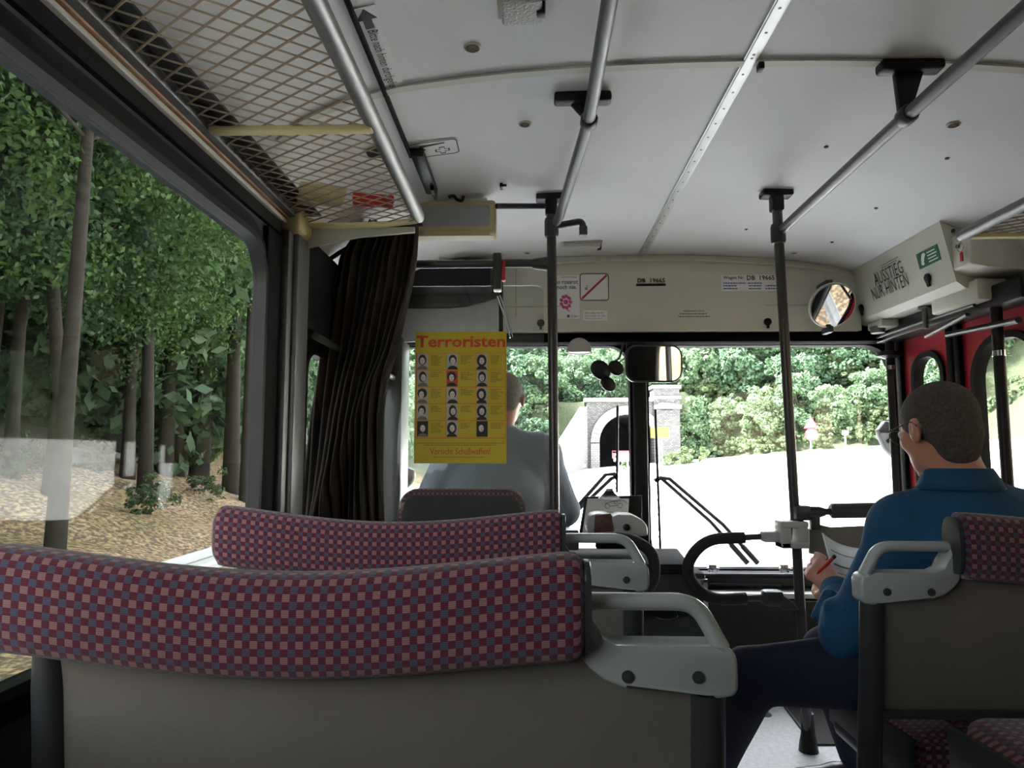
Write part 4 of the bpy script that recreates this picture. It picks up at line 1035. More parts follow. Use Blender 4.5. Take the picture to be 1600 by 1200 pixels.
def fabric_box(bm, lo, hi, bev):
    lo = Vector(lo); hi = Vector(hi); t = bmesh.new(); bmesh.ops.create_cube(t, size=1)
    for v in t.verts: v.co = Vector([(lo[i]+hi[i])/2+v.co[i]*(hi[i]-lo[i]) for i in range(3)])
    bmesh.ops.subdivide_edges(t, edges=list(t.edges), cuts=3, use_grid_fill=True)
    bmesh.ops.bevel(t, geom=[e for e in t.edges if e.calc_face_angle(0) > 1], offset=bev, segments=4, affect='EDGES', profile=.5)
    ul = t.loops.layers.uv.verify()
    for f in t.faces:
        f.normal_update()
        for lp in f.loops: c = lp.vert.co; lp[ul].uv = (c.x, c.y+c.z)
    me = bpy.data.meshes.new('x'); t.to_mesh(me); t.free(); bm.from_mesh(me); bpy.data.meshes.remove(me); return bm
def bench(name, label, xw, xb, y, zt, group='bus seats'):
    """xw: window-side end, xb: aisle-side end of the roll"""
    s = 1 if xb > xw else -1
    t = thing(name, label, 'bus seat', ((xw+xb)/2, y, 0), group)
    bm = B(); roll(bm, xw, xb, y-.012, zt); obj('head_roll', bm, 'fabric', t, sharp=70)
    bm = B(); n = 20
    # beige rear shell, slightly bowed
    xe = xb+s*.158; x0_ = xw+s*.085; zl = .545; pts = []
    for side in (0, 1):
        row = []
        for i in range(n+1):
            f = i/n; x = x0_+(xe-x0_)*f; row.append((x, f))
        pts.append(row)
    G = []
    for (zv, yo) in ((zl,-.0+.035), (.64,.018), (.76,.004), (zt-.115,-.004)):
        G.append([(x, y+yo+.012*math.sin(math.pi*f), zv-(.0 if zv < .8 else .0 + (.028 if (x-xb)*s > -.0 else 0))) for x, f in pts[0]])
    grid(bm, G); G2 = [[(p[0], p[1]+.022, p[2]) for p in r_] for r_ in G]; grid(bm, G2)
    rim = G[0]+[r_[-1] for r_ in G[1:]]+G[-1][::-1][1:]+[r_[0] for r_ in G[::-1][1:-1]]
    rim2 = [(p[0],p[1]+.022,p[2]) for p in rim]; m_ = len(rim)
    for k in range(m_):
        try: bm.faces.new([bm.verts.new(q) for q in (rim[k], rim[(k+1)%m_], rim2[(k+1)%m_], rim2[k])])
        except ValueError: pass
    bmesh.ops.remove_doubles(bm, verts=bm.verts, dist=1e-5); obj('rear_shell', bm, 'shell_beige', t, sharp=50)
    for xx in (x0_-s*.012, xe-s*.010):
        bm = B(); tube(bm, [(xx, y+.012, zt-(.165 if xx == xe-s*.010 else .10)),(xx, y+.014,.76),(xx, y+.03,.62),(xx, y+.05,.50),(xx,y+.07,.33)], .023, 14); obj('side_tube', bm, 'dark_metal', t)
    bm = B(); box(bm, (min(x0_,xe), y+.025, zl-.012), (max(x0_,xe), y+.062, zl+.004), .003); obj('lower_edge', bm, 'dark_metal', t)
    # upholstery on the front side and seat cushion
    bm = B(); fabric_box(bm, (min(xw+s*.12,xb-s*.02), y+.065, .50), (max(xw+s*.12,xb-s*.02), y+.12, zt-.10), .02); obj('backrest', bm, 'fabric', t)
    cx0 = xb+s*.03
    bm = B(); fabric_box(bm, (min(xw,cx0), y+.10, .37), (max(xw,cx0), y+.50, .475), .035); obj('seat_cushion', bm, 'fabric', t)
    bm = B(); box(bm, (min(xw,cx0+s*.02), y+.06, .335), (max(xw,cx0+s*.02), y+.48, .385), .02, 3)
    prism(bm, [(cx0+s*.004,y+.10,.47),(cx0+s*.004,y+.50,.45),(cx0+s*.004,y+.50,.36),(cx0+s*.004,y+.10,.35)], (s*.014,0,0), bev=.005); obj('seat_pan', bm, 'dark_metal', t)
    for xx in (xw+s*.12, xb-s*.06):
        for yy in (y+.12, y+.40):
            bm = B(); tube(bm, [(xx,yy,.34),(xx,yy,0)], .016, 10); obj('leg', bm, 'dark_metal', t)
    # white plastic grab handle on the aisle side
    bm = B(); px = lambda d: xb+s*d
    outer = [(.0,.877),(.118,.877),(.135,.873),(.150,.862),(.176,.812)]; inner = [(.0,.857),(.112,.857),(.124,.854),(.134,.846),(.155,.812)]
    tube_pts = [((a[0]+c[0])/2, (a[1]+c[1])/2) for a, c in zip(outer, inner)]
    rs = frames([(px(a), y+.006, c) for a, c in arc([(q[0],q[1],0) for q in tube_pts], .02, 4) for _ in (0,)] if False else [(px(v.x), y+.006, v.y) for v in arc([(q[0],q[1],0) for q in tube_pts], .03, 4)])
    # flattened bar section
    Pp = []
    for p_, tt, n_, b_ in rs:
        up = Vector((tt.z, 0, -tt.x)); Pp.append([p_ + up*(.0105*math.cos(a)) + Y*(.016*math.sin(a)) for a in [2*math.pi*k/14 for k in range(14)]])
    grid(bm, Pp, closed_j=True, capi=True)
    poly = [(-.010,.868),(.004,.868),(.006,.85),(.008,.838),(.016,.822),(.034,.814),(.150,.814),(.166,.817),(.176,.813),(.180,.802),(.180,.768),(.174,.760),(.152,.757),(.145,.767),(.045,.768),(.020,.778),(.002,.792),(-.010,.806)]
    prism(bm, [(px(a), y-.014, c) for a, c in poly], (0,.046,0), bev=.005)
    obj('grab_handle', bm, 'handle_white', t, sharp=45)
    for a in (.048, .132):
        bm = B(); disc(bm, (px(a), y-.0135, .783), (0,-1,0), .0075, .002, 16); disc(bm, (px(a), y-.0150, .783), (0,-1,0), .0035, .002, 6); obj('bolt', bm, 'screw', t)
    bm = B(); prism(bm, [(xb-s*.004, y-.012+.030*math.copysign(abs(math.cos(a))**.62, math.cos(a)), zt-.064+.054*math.copysign(abs(math.sin(a))**.62, math.sin(a))) for a in np.linspace(0,2*math.pi,29)[:-1]], (s*.008,0,0), bev=.002); obj('end_cap', bm, 'dark_metal', t)
    return t
S1 = bench('bus_seat', 'nearest left bus seat seen from behind, beige back with checked maroon head roll', -.68, .065, .89, .930)
S2 = dup(S1, (S1.location.x, 1.535, 0), 'second left bus seat with checked maroon head roll, just behind the driver')
S3 = bench('bus_seat', 'right bus seat with beige back and white handle, behind the man in teal', 1.70, .812, 1.42, .936)
S4 = dup(S3, (S3.location.x-.045, .80, .125), 'nearest right bus seat, only its checked cushion corner showing at the bottom right')

dup(S1, (S1.location.x, .215, 0), 'unseen left bus seat directly below the viewpoint'); dup(S1, (S1.location.x, -.42, 0), 'unseen left bus seat behind the viewpoint'); dup(S1, (S1.location.x, -1.05, 0), 'unseen left bus seat two rows behind the viewpoint')  # unseen rows, added to block light from behind
dup(S3, (S3.location.x, -.10, 0), 'unseen right bus seat behind the viewpoint'); dup(S3, (S3.location.x, -.80, 0), 'unseen right bus seat two rows behind the viewpoint')  # right-hand rows out of view, added for the same light blocking
# driver's seat
t = thing('driver_seat', 'dark driver seat with maroon checked border behind the driver', 'driver seat', (-.14,2.86,0))
bm = B(); a = at(621,822,Y=2.78); b_ = at(821,765,Y=2.78); cx_ = (a.x+b_.x)/2; w_ = b_.x-a.x
G = rrect(w_, .52, .07, 8); ul = bm.loops.layers.uv.verify()
prism(bm, [(cx_+u,2.80,b_.z-.26+v) for u,v in G], (0,.09,0), bev=.02)
for f in bm.faces:
    for lp in f.loops: lp[ul].uv = (lp.vert.co.x+lp.vert.co.y, lp.vert.co.z)
obj('backrest', bm, 'fabric', t)
bm = B(); prism(bm, [(cx_+u,2.786,b_.z-.275+v) for u,v in rrect(w_-.03,.50,.06,8)], (0,.03,0), bev=.008); obj('rear_shell', bm, 'black_soft', t)
bm = B(); box(bm, (cx_-.24,2.86,.42), (cx_+.24,3.22,.54), .04, 3); obj('seat_cushion', bm, 'black_soft', t)
bm = B(); box(bm, (cx_-.16,2.88,.0), (cx_+.16,3.15,.42), .02); obj('pedestal', bm, 'dark_metal', t)

# ================================================================ PEOPLE
def head_frame(c, f, up=(0,0,1)):
    f = Vector(f).normalized(); r = f.cross(Vector(up)).normalized(); u = r.cross(f).normalized()
    Mx = Matrix((r, f, u)).transposed(); return Vector(c), Mx
def HP(c, Mx, hs=1.0):
    Mx = Mx*hs
    w = lambda p: tuple(c + Mx @ Vector(p)); R3 = [list((Mx*(1/hs))[i]) for i in range(3)]
    e = lambda p, r, k=None: ('e', w(p), tuple(q*hs for q in r), R3) + (({'k':k},) if k else ())
    cp = lambda a, b_, ra, rb, k=None: ('c', w(a), w(b_), ra, rb) + (({'k':k},) if k else ())
    skin = [e((0,-.012,.025),(.073,.094,.083)), e((0,.026,-.025),(.060,.062,.085)), e((0,.032,-.078),(.047,.050,.034)),
            cp((0,.076,-.098),(0,.070,-.104),.013,.013), cp((-.030,.078,.020),(.030,.078,.020),.011,.011,.012),
            cp((0,.086,.008),(0,.106,-.024),.007,.012,.010), e((-.011,.094,-.026),(.008,.009,.007),.006), e((.011,.094,-.026),(.008,.009,.007),.006),
            e((.040,.056,-.020),(.020,.022,.020)), e((-.040,.056,-.020),(.020,.022,.020)),
            cp((-.017,.086,-.058),(.017,.086,-.058),.006,.006,.006), cp((-.014,.085,-.066),(.014,.085,-.066),.006,.006,.005),
            e((.077,-.012,-.010),(.009,.019,.031),.008), e((-.077,-.012,-.010),(.009,.019,.031),.008),
            cp((.079,-.022,.012),(.083,-.024,-.008),.006,.006,.004), cp((-.079,-.022,.012),(-.083,-.024,-.008),.006,.006,.004)]
    cuts = [e((.033,.094,.004),(.015,.012,.010)), e((-.033,.094,.004),(.015,.012,.010)), e((.086,-.006,-.006),(.006,.009,.014)), e((-.086,-.006,-.006),(.006,.009,.014))]
    return skin, cuts, w, e, cp
def hand_prims(wr, d, palm_n, side, curl=1.0, s=1.0):
    """wrist point, finger direction, palm normal (the side the fingers close to), thumb side +1/-1"""
    d = Vector(d).normalized(); n = Vector(palm_n); n = (n-d*n.dot(d)).normalized(); l = d.cross(n)*side
    wr = Vector(wr); k8 = {'k':.006}; out = []
    for q in (-.028,-.010,.010,.026):
        out.append(('c', tuple(wr+l*q*.6*s), tuple(wr+d*.085*s+l*q*s), .016*s, .0125*s, {'k':.012}))
    L = (.066,.078,.084,.074); 
    for i, q in enumerate((-.032,-.011,.011,.031)):
        p = wr+d*.088*s+l*q*s; a = 0.35*curl+ .08*i*curl; tot = L[i]*s
        for j, (fr, da) in enumerate(((.45,.75),(.30,.65),(.25,.4))):
            e = p + (d*math.cos(a)+n*math.sin(a))*tot*fr
            out.append(('c', tuple(p), tuple(e), (.0095-.0008*j)*s, (.0088-.0008*j)*s, k8)); p = e; a += da*curl
    p = wr+d*.02*s+l*.026*s+n*.006*s; e = p+(d*.5+l*.75+n*.35).normalized()*.042*s; g = e+(d*.85+l*.1+n*.5).normalized()*.032*s; h = g+(d*.8-l*.25+n*.5).normalized()*.026*s
    out += [('c',tuple(p),tuple(e),.015*s,.0115*s,{'k':.01}), ('c',tuple(e),tuple(g),.0115*s,.010*s,k8), ('c',tuple(g),tuple(h),.010*s,.0085*s,k8)]
    return out
def cap(a, b_, ra, rb, k=None): return ('c', tuple(a), tuple(b_), ra, rb) + (({'k':k},) if k else ())
def ell(c, r, k=None): return ('e', tuple(c), r, None) + (({'k':k},) if k else ())

# ---- the passenger in the teal shirt
PS = thing('person', 'man in a teal shirt sitting at the right holding a paper and a pen', 'person', (1.05,1.65,.47))
hc, Mx = head_frame((.935,1.655,1.105), (-.20,.95,-.22))
skin, cuts, w, e, cp = HP(hc, Mx, .93)
nb = Vector((.965,1.635,.980))
skin.append(('c', w((0,-.035,-.045)), tuple(nb), .046, .052, {'k':.015}))
skin.append(('c', w((0,-.01,-.03)), tuple(nb+Vector((0,.02,0))), .042, .054, {'k':.015}))
sh_l, el_l, wr_l = Vector((.855,1.665,.875)), Vector((.748,1.765,.612)), Vector((.812,1.955,.690))
sh_r, el_r, wr_r = Vector((1.125,1.655,.880)), Vector((1.215,1.78,.62)), Vector((1.03,1.99,.665))
hip_l, kn_l, an_l = Vector((1.0,1.66,.560)), Vector((.555,1.90,.475)), Vector((.545,2.20,.10))
hip_r, kn_r, an_r = Vector((1.17,1.66,.560)), Vector((.84,2.09,.485)), Vector((1.0,2.31,.10))
pel = Vector((1.08,1.62,.585)); mid = Vector((1.05,1.63,.72)); chest = Vector((.995,1.655,.84))
body = skin + [cap(nb, chest, .06, .10), cap(pel, mid, .115, .11), cap(mid, chest, .11, .12), cap(sh_l, sh_r, .05, .05),
    cap(sh_l, el_l, .045, .036), cap(el_l, wr_l, .037, .025), cap(sh_r, el_r, .045, .036), cap(el_r, wr_r, .037, .025),
    cap(hip_l, kn_l, .070, .052), cap(kn_l, an_l, .05, .034), cap(hip_r, kn_r, .070, .052), cap(kn_r, an_r, .05, .034)]
hd_l = (Vector((.775,2.045,.742))-wr_l).normalized()
body += hand_prims(wr_l, hd_l, (.75,.25,-.35), 1, 1.15, .95)
body += hand_prims(wr_r, (-.85,.25,.25), (0,.3,-.9), -1, .9, .95)
PB = obj('body', sdf_mesh(body, .0048, .018, cuts), 'skin', PS, sharp=180)
# hair: close-cropped cap
hair = [e((0,-.013,.027),(.0775,.0985,.0875)), e((0,-.050,-.020),(.064,.056,.060)), e((0,-.050,-.06),(.050,.042,.045))]
hcut = [e((0,.115,-.03),(.10,.088,.098)), e((.087,.0,-.018),(.022,.024,.036)), e((-.087,.0,-.018),(.022,.024,.036)), e((.0,.058,-.075),(.1,.078,.08)), e((0,.0,-.175),(.14,.14,.07))]
obj('hair', sdf_mesh(hair, .0045, .012, hcut), 'hair_grey', PB, sharp=180, label='close-cropped greying dark hair')
bm = B()
for sgn in (1,-1):
    lathe(bm, w((sgn*.033,.086,.004)), Mx @ Vector((0,1,0)), [(.002,-.008),(.009,-.004),(.0105,.0),(.007,.004),(.001,.006)], 14)
obj('eye', bm, 'paper', PB)
bm = B()
for sgn in (1,-1):
    tube(bm, arc([w((sgn*.084,-.030,-.002)), w((sgn*.084,-.014,.014)), w((sgn*.072,.09,.012))],.01), .0016, 6)
    tube(bm, [w((sgn*(.036+.024*math.cos(a)), .103-.006*abs(math.cos(a)), .002+.017*math.sin(a))) for a in np.linspace(0,2*math.pi,21)[:-1]], .0014, 6, closed=True)
tube(bm, [w((-.012,.108,.006)), w((.012,.108,.006))], .0014, 6)
obj('glasses', bm, 'dark_metal', PB)
# shirt
sh = [cap(pel+Vector((0,0,-.03)), mid, .150, .145), cap(mid, chest, .145, .150), cap(chest, nb+Vector((0,-.005,-.055)), .135, .07), cap(sh_l, sh_r, .075, .075, .05), cap(nb+Vector((0,-.01,-.055)), sh_l, .06, .066, .04), cap(nb+Vector((0,-.01,-.055)), sh_r, .06, .066, .04),
      cap(sh_l, el_l, .070, .051, .03), cap(el_l, wr_l-(wr_l-el_l)*.14, .051, .041, .03), cap(sh_r, el_r, .070, .060, .03), cap(el_r, wr_r-(wr_r-el_r)*.14, .060, .042, .03),
      cap(sh_l+Vector((.03,-.06,.0)), chest+Vector((.0,-.125,-.06)), .012, .02, .02), cap(sh_r+Vector((-.03,-.06,.0)), chest+Vector((.03,-.13,-.04)), .012, .02, .02), cap(sh_l+Vector((-.03,.02,-.06)), sh_l+Vector((-.06,.03,-.20)), .02, .014, .02),
      cap(el_l+Vector((-.03,.0,.07)), el_l+Vector((.03,-.03,.04)), .018, .012, .02), cap(el_l+Vector((-.02,.04,.05)), el_l+Vector((-.045,-.01,.02)), .015, .015, .02),
      cap(el_l+Vector((.0,.08,.08)), el_l+Vector((-.04,.07,.03)), .018, .012, .015), cap(chest+Vector((-.12,-.10,.02)), mid+Vector((.0,-.13,.02)), .02, .02, .03), cap(chest+Vector((.10,-.10,.03)), mid+Vector((-.03,-.14,-.05)), .02, .02, .03)]
tilt = Vector((-.05,.02,1)).normalized()
scut = [cap(nb+Vector((0,0,-.02)), nb+tilt*.25, .058, .060), ('c', tuple(wr_l-(wr_l-el_l)*.10), tuple(wr_l+(wr_l-el_l)*.6), .040, .06)]
SH = obj('shirt', sdf_mesh(sh, .007, .03, scut), 'shirt_teal', PB, sharp=180)
# stand-up collar
bm = B(); G = []; ln_ = 40
for (h_, r_) in ((-.050,.080),(-.010,.072),(.030,.067),(.034,.0695),(.012,.080),(-.012,.090)):
    row = []
    for k in range(ln_):
        a = math.radians(-250 + 320*k/(ln_-1)) + .1; dr = Mx @ Vector((math.cos(a),math.sin(a),0)); dr.z = 0; dr.normalize()
        row.append(nb+Vector((0,.004,0))+dr*r_+tilt*(h_-.016*max(0,math.sin(a))))
    G.append(row)
grid(bm, G); co_ = obj('collar', bm, 'shirt_teal', SH); solidify(co_, .0025)
# cuff
bm = B(); dfa = (wr_l-el_l).normalized(); lathe(bm, el_l+(wr_l-el_l)*.76, dfa, [(.040,0),(.042,.004),(.0405,.042),(.036,.044)], 24); obj('cuff', bm, 'shirt_teal', SH)
tr = [cap(pel+Vector((0,.02,-.02)), pel+Vector((0,.02,.03)), .130, .125), cap(hip_l, kn_l, .092, .068, .03), cap(kn_l, an_l+Vector((0,0,.02)), .068, .046, .02), cap(hip_r, kn_r, .092, .068, .03), cap(kn_r, an_r+Vector((0,0,.02)), .070, .052, .02),
      cap(kn_l+Vector((-.0,.0,-.05)), an_l+Vector((.02,-.05,.12)), .05, .035, .03), cap(kn_l+Vector((-.02,0,.055)), hip_l+Vector((-.15,.05,.07)), .014, .02, .02), cap(kn_l+Vector((.06,-.03,.06)), kn_l+Vector((.0,.05,.05)), .012, .01, .02)]
obj('trousers', sdf_mesh(tr, .008, .03, [('c', tuple(an_l+Vector((0,.0,-.05))), tuple(an_l+Vector((0,0,-.03))), .055, .055)]), 'trousers', PB, sharp=180)
def shoe(an, d, name='shoe'):
    d = Vector(d).normalized(); a = Vector((an.x, an.y, 0))
    pr_ = [('c', tuple(a-d*.045+Z*.045), tuple(a+d*.06+Z*.046), .040, .040), ('c', tuple(a+d*.06+Z*.042), tuple(a+d*.17+Z*.030), .042, .030), ('c', tuple(a+Z*.05), tuple(a+Z*.10), .042, .036)]
    o_ = obj(name, sdf_mesh(pr_, .007, .02, [('e', tuple(a-Z*.995), (1,1,1), None)]), 'shoe_black', PB, sharp=180)
    bm = B(); sd = d.cross(Z); pts = [a+d*u+sd*v+Z*.0 for u, v in [(x_+.055, y_) for x_, y_ in rrect(.275,.085,.042,8)]]; prism(bm, pts, Z*.016, bev=.003); obj('sole', bm, 'black', o_)
shoe(an_l, (-.25,1,0)); shoe(an_r, (-1,.25,0))
# things in his hands
bm = B(); G = []; c0 = at(1284,832,Y=2.06)
cor = [at(1284,832,Y=2.07), at(1352,858,Y=2.02), at(1352,935,Y=1.96), at(1312,935,Y=1.98)]
for i in range(13):
    row = []
    for j in range(13):
        u, v = i/12, j/12; p = cor[0]*(1-u)*(1-v)+cor[1]*u*(1-v)+cor[2]*u*v+cor[3]*(1-u)*v
        row.append(p+Vector((0,.02*math.sin(u*math.pi),-.012*math.sin(u*math.pi)*(1-v))))
    G.append(row)
grid(bm, G); pa = obj('paper_sheet', bm, 'paper'); solidify(pa, .0012); tag(pa, 'white printed sheet of paper held by the man in the teal shirt', 'paper')
bm = B()
for v, th_ in ((.22,.0012),(.46,.0022),(.60,.0008),(.70,.0008),(.8,.0008)):
    row = []
    for i in range(2,12): u = i/12; p = cor[0]*(1-u)*(1-v)+cor[1]*u*(1-v)+cor[2]*u*v+cor[3]*(1-u)*v; row.append(p+Vector((0,.02*math.sin(u*math.pi)-.0022,-.012*math.sin(u*math.pi)*(1-v)+.001)))
    tube(bm, row, th_, 5)
obj('printed_lines', bm, 'ink_grey', pa)
bm = B(); a = at(1283,890,Y=1.99); b_ = at(1302,871,Y=1.97); d_ = (b_-a).normalized(); tube(bm, [a, b_], .0052, 12); lathe(bm, a, -d_, [(.0052,0),(.0045,.01),(.001,.018)], 12)
pn = obj('pen', bm, 'red'); tag(pn, 'red pen held in the left hand of the man in the teal shirt', 'pen')
bm = B(); lathe(bm, b_, d_, [(.0055,0),(.0055,.006),(.004,.008)], 12); obj('pen_end', bm, 'black', pn)

# ---- the driver
DR = thing('person', 'driver in a light grey shirt behind the acrylic partition', 'person', (-.15,3.02,.54))
hc, Mx = head_frame((-.118,3.06,1.285), (.08,1,-.03))
skin, cuts, w, e, cp = HP(hc, Mx)
nb = Vector((-.145,3.035,1.15)); sl_, sr_ = Vector((-.335,3.04,1.045)), Vector((.035,3.04,1.045))
ell_, elr_ = Vector((-.455,3.06,.81)), Vector((.135,3.10,.80)); wl_, wr2_ = Vector((-.345,3.22,.90)), Vector((.045,3.22,.90))
pel = Vector((-.15,3.0,.62)); chest = Vector((-.15,3.035,.97))
kl, kr = Vector((-.28,3.27,.50)), Vector((-.02,3.27,.50)); al, ar_ = Vector((-.30,3.30,.13)), Vector((.0,3.30,.13))
body = skin + [('c', w((0,-.03,-.04)), tuple(nb), .056, .062), cap(nb, chest, .06, .12), cap(pel, chest, .14, .14), cap(sl_, sr_, .05, .05),
    cap(sl_, ell_, .048, .038), cap(ell_, wl_, .038, .026), cap(sr_, elr_, .048, .038), cap(elr_, wr2_, .038, .026),
    cap(pel+Vector((-.09,0,0)), kl, .08, .055), cap(pel+Vector((.09,0,0)), kr, .08, .055), cap(kl, al, .05, .034), cap(kr, ar_, .05, .034)]
body += hand_prims(wl_, (.1,.45,.5), (.3,.6,-.5), 1, 1.25, .9) + hand_prims(wr2_, (-.1,.45,.5), (-.3,.6,-.5), -1, 1.25, .9)
DB = obj('body', sdf_mesh(body, .0055, .02, cuts), 'skin', DR, sharp=180)
obj('hair', sdf_mesh([e((0,-.013,.027),(.0765,.0975,.0865)), e((0,-.048,-.02),(.062,.055,.055))], .005, .012, [e((0,.10,-.03),(.10,.088,.10)), e((.088,-.004,-.018),(.024,.030,.042)), e((-.088,-.004,-.018),(.024,.030,.042)), e((0,.0,-.155),(.14,.14,.08))]), 'hair_silver', DB, sharp=180, label='short silver hair')
sh = [cap(pel, chest+Vector((0,0,-.1)), .175, .185), cap(chest+Vector((-.05,0,-.1)), chest+Vector((.05,0,-.1)), .16,.16), cap(chest, nb+Vector((0,-.01,-.05)), .155, .08), cap(sl_, sr_, .082, .082, .05), cap(nb+Vector((0,-.01,-.045)), sl_, .06, .072, .04), cap(nb+Vector((0,-.01,-.045)), sr_, .06, .072, .04),
      cap(sl_, ell_, .080, .070, .03), cap(ell_, ell_*.4+wl_*.6, .066, .055, .02), cap(sr_, elr_, .080, .070, .03), cap(elr_, elr_*.4+wr2_*.6, .066, .055, .02),
      cap(sr_+Vector((-.05,-.08,-.03)), elr_+Vector((-.12,-.08,.0)), .02, .015, .03), cap(sr_+Vector((-.02,-.08,-.05)), elr_+Vector((-.05,-.06,.0)), .018, .015, .03)]
DS = obj('shirt', sdf_mesh(sh, .009, .04, [cap(nb+Vector((0,0,-.01)), nb+Vector((0,.01,.2)), .058, .06)]), 'shirt_grey', DB, sharp=180)
bm = B(); G = []
for (h_, r_) in ((-.050,.082),(-.015,.072),(.012,.066),(.014,.069),(-.03,.088)):
    G.append([nb+Vector((math.cos(a)*r_, math.sin(a)*r_, h_-.014*max(0,math.sin(a)))) for a in [math.radians(-250+320*k/35)+.1 for k in range(36)]])
grid(bm, G); co_ = obj('collar', bm, 'shirt_grey', DS); solidify(co_, .0025)
tr = [cap(pel+Vector((0,.01,-.03)), pel, .17, .16), cap(pel+Vector((-.09,0,0)), kl, .10, .07), cap(pel+Vector((.09,0,0)), kr, .10, .07), cap(kl, al, .07, .055), cap(kr, ar_, .07, .055)]
obj('trousers', sdf_mesh(tr, .012, .03), 'trousers', DB, sharp=180)

# ================================================================ OUTSIDE
GZ = -.9
def smooth(a, b_, x): t = np.clip((x-a)/(b_-a), 0, 1); return t*t*(3-2*t)
def hgt(x, y):
    """terrain height: flat road, plaza rising gently to the right, banks on both sides and ahead"""
    h = GZ + .088*np.maximum(0, x-4)
    # left bank beside the bus
    l = np.maximum(0, -5.0-x-.02*np.maximum(0,y-20)); fade = 1-smooth(46, 66, y)*smooth(-40,-10,x)
    h = h + np.minimum(l*.36, 1.8+l*.13)*1.0
    # hillside ahead and right
    base = 78 - .46*np.maximum(0, x-14) - .0*x
    d = np.maximum(0, y-base); h = h + np.minimum(d*.9, 8+d*.45)*smooth(9, 13, np.abs(x-10.5)) + smooth(0,6,y-(base+2))*0
    h = h + np.minimum(np.maximum(0,x-3.2)*.9, 3.6)*(1-smooth(2,6,y))
    d2 = np.maximum(0, x-40); h = h+np.minimum(d2*.9, 8+d2*.4)
    # hill above the tunnel
    d3 = np.maximum(0, y-80); h = h + (1-smooth(9,13,np.abs(x-10.5)))*np.minimum(7.8, d3*4)*smooth(79.5,80.5,y)*1.0
    return h
def terrain(name, x0_, x1_, y0_, y1_, nx, ny, m, lift=0, label=None, cat=None):
    xs_ = np.linspace(x0_, x1_, nx); ys_ = np.linspace(y0_, y1_, ny); XX, YY = np.meshgrid(xs_, ys_, indexing='ij'); ZZ = hgt(XX, YY)+lift
    rng = np.random.RandomState(4); am = np.clip((np.abs(ZZ-GZ-.088*np.maximum(0,XX-4)))*.4, 0, .35); ZZ = ZZ + am*(rng.rand(nx,ny)-.5)
    v = np.stack([XX,YY,ZZ],-1).reshape(-1,3); I = np.arange(nx*ny).reshape(nx,ny)
    f = np.stack([I[:-1,:-1],I[1:,:-1],I[1:,1:],I[:-1,1:]],-1).reshape(-1,4)
    fx = XX[:-1,:-1].ravel(); fy_ = YY[:-1,:-1].ravel(); f = f[~((fx > TX0-1.2) & (fx < TX1+.4) & (fy_ > 77) & (fy_ < 94))]
    me = bpy.data.meshes.new(name); me.from_pydata(v.tolist(), [], f.tolist()); me.polygons.foreach_set('use_smooth', [True]*len(me.polygons))
    me.materials.append(m); o = bpy.data.objects.new(name, me); C.objects.link(o); o['kind'] = 'structure'; return o
def ground_mat():
    m = bpy.data.materials.new('bank_ground'); m.use_nodes = True; n = m.node_tree; b = n.nodes['Principled BSDF']; b.inputs['Roughness'].default_value = 1
    g = n.nodes.new('ShaderNodeNewGeometry'); a = n.nodes.new('ShaderNodeTexNoise'); a.inputs['Scale'].default_value = .35; a.inputs['Detail'].default_value = 8
    n.links.new(g.outputs['Position'], a.inputs['Vector']); r = n.nodes.new('ShaderNodeValToRGB'); n.links.new(a.outputs['Fac'], r.inputs[0])
    e = r.color_ramp.elements; e[0].position = .35; e[0].color = (.10,.14,.06,1); e[1].position = .58; e[1].color = (.34,.285,.24,1)
    x = e.new(.47); x.color = (.28,.23,.16,1)
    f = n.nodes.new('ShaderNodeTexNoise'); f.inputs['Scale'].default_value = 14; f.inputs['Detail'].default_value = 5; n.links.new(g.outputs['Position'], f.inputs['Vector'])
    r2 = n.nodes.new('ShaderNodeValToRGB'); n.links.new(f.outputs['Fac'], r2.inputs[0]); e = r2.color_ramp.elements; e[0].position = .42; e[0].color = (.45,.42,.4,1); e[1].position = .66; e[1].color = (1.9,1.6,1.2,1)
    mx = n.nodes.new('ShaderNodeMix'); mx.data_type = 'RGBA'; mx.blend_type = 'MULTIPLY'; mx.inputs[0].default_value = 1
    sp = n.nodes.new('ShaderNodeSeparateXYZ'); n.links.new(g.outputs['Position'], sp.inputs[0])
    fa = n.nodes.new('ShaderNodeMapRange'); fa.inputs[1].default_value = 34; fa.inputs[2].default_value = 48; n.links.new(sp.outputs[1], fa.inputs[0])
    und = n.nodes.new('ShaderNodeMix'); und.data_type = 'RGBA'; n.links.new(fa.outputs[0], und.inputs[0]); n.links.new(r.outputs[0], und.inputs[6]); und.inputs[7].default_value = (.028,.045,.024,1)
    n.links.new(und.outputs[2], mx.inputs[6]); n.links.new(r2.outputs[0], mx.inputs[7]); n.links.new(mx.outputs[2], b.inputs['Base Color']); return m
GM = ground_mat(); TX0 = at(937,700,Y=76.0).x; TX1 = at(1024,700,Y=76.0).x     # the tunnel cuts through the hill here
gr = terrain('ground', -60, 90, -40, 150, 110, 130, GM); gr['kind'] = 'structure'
# carriageway and forecourt, coloured near white for sun glare and bounced light
bm = B(); xs_ = list(np.linspace(-3.6, 38, 24)); ys_ = list(np.linspace(-40, 77, 30)); G = []
for x in xs_: G.append([(x, min(y, 77-.46*max(0,x-14)), (GZ+.088*max(0,x-4)+.02) if (x < 3.4 or y > 3.5) else GZ-.3) for y in ys_])
grid(bm, G)
rd = obj('road', bm, 'road_glare'); rd['kind'] = 'structure'; solidify(rd, .04, -1)
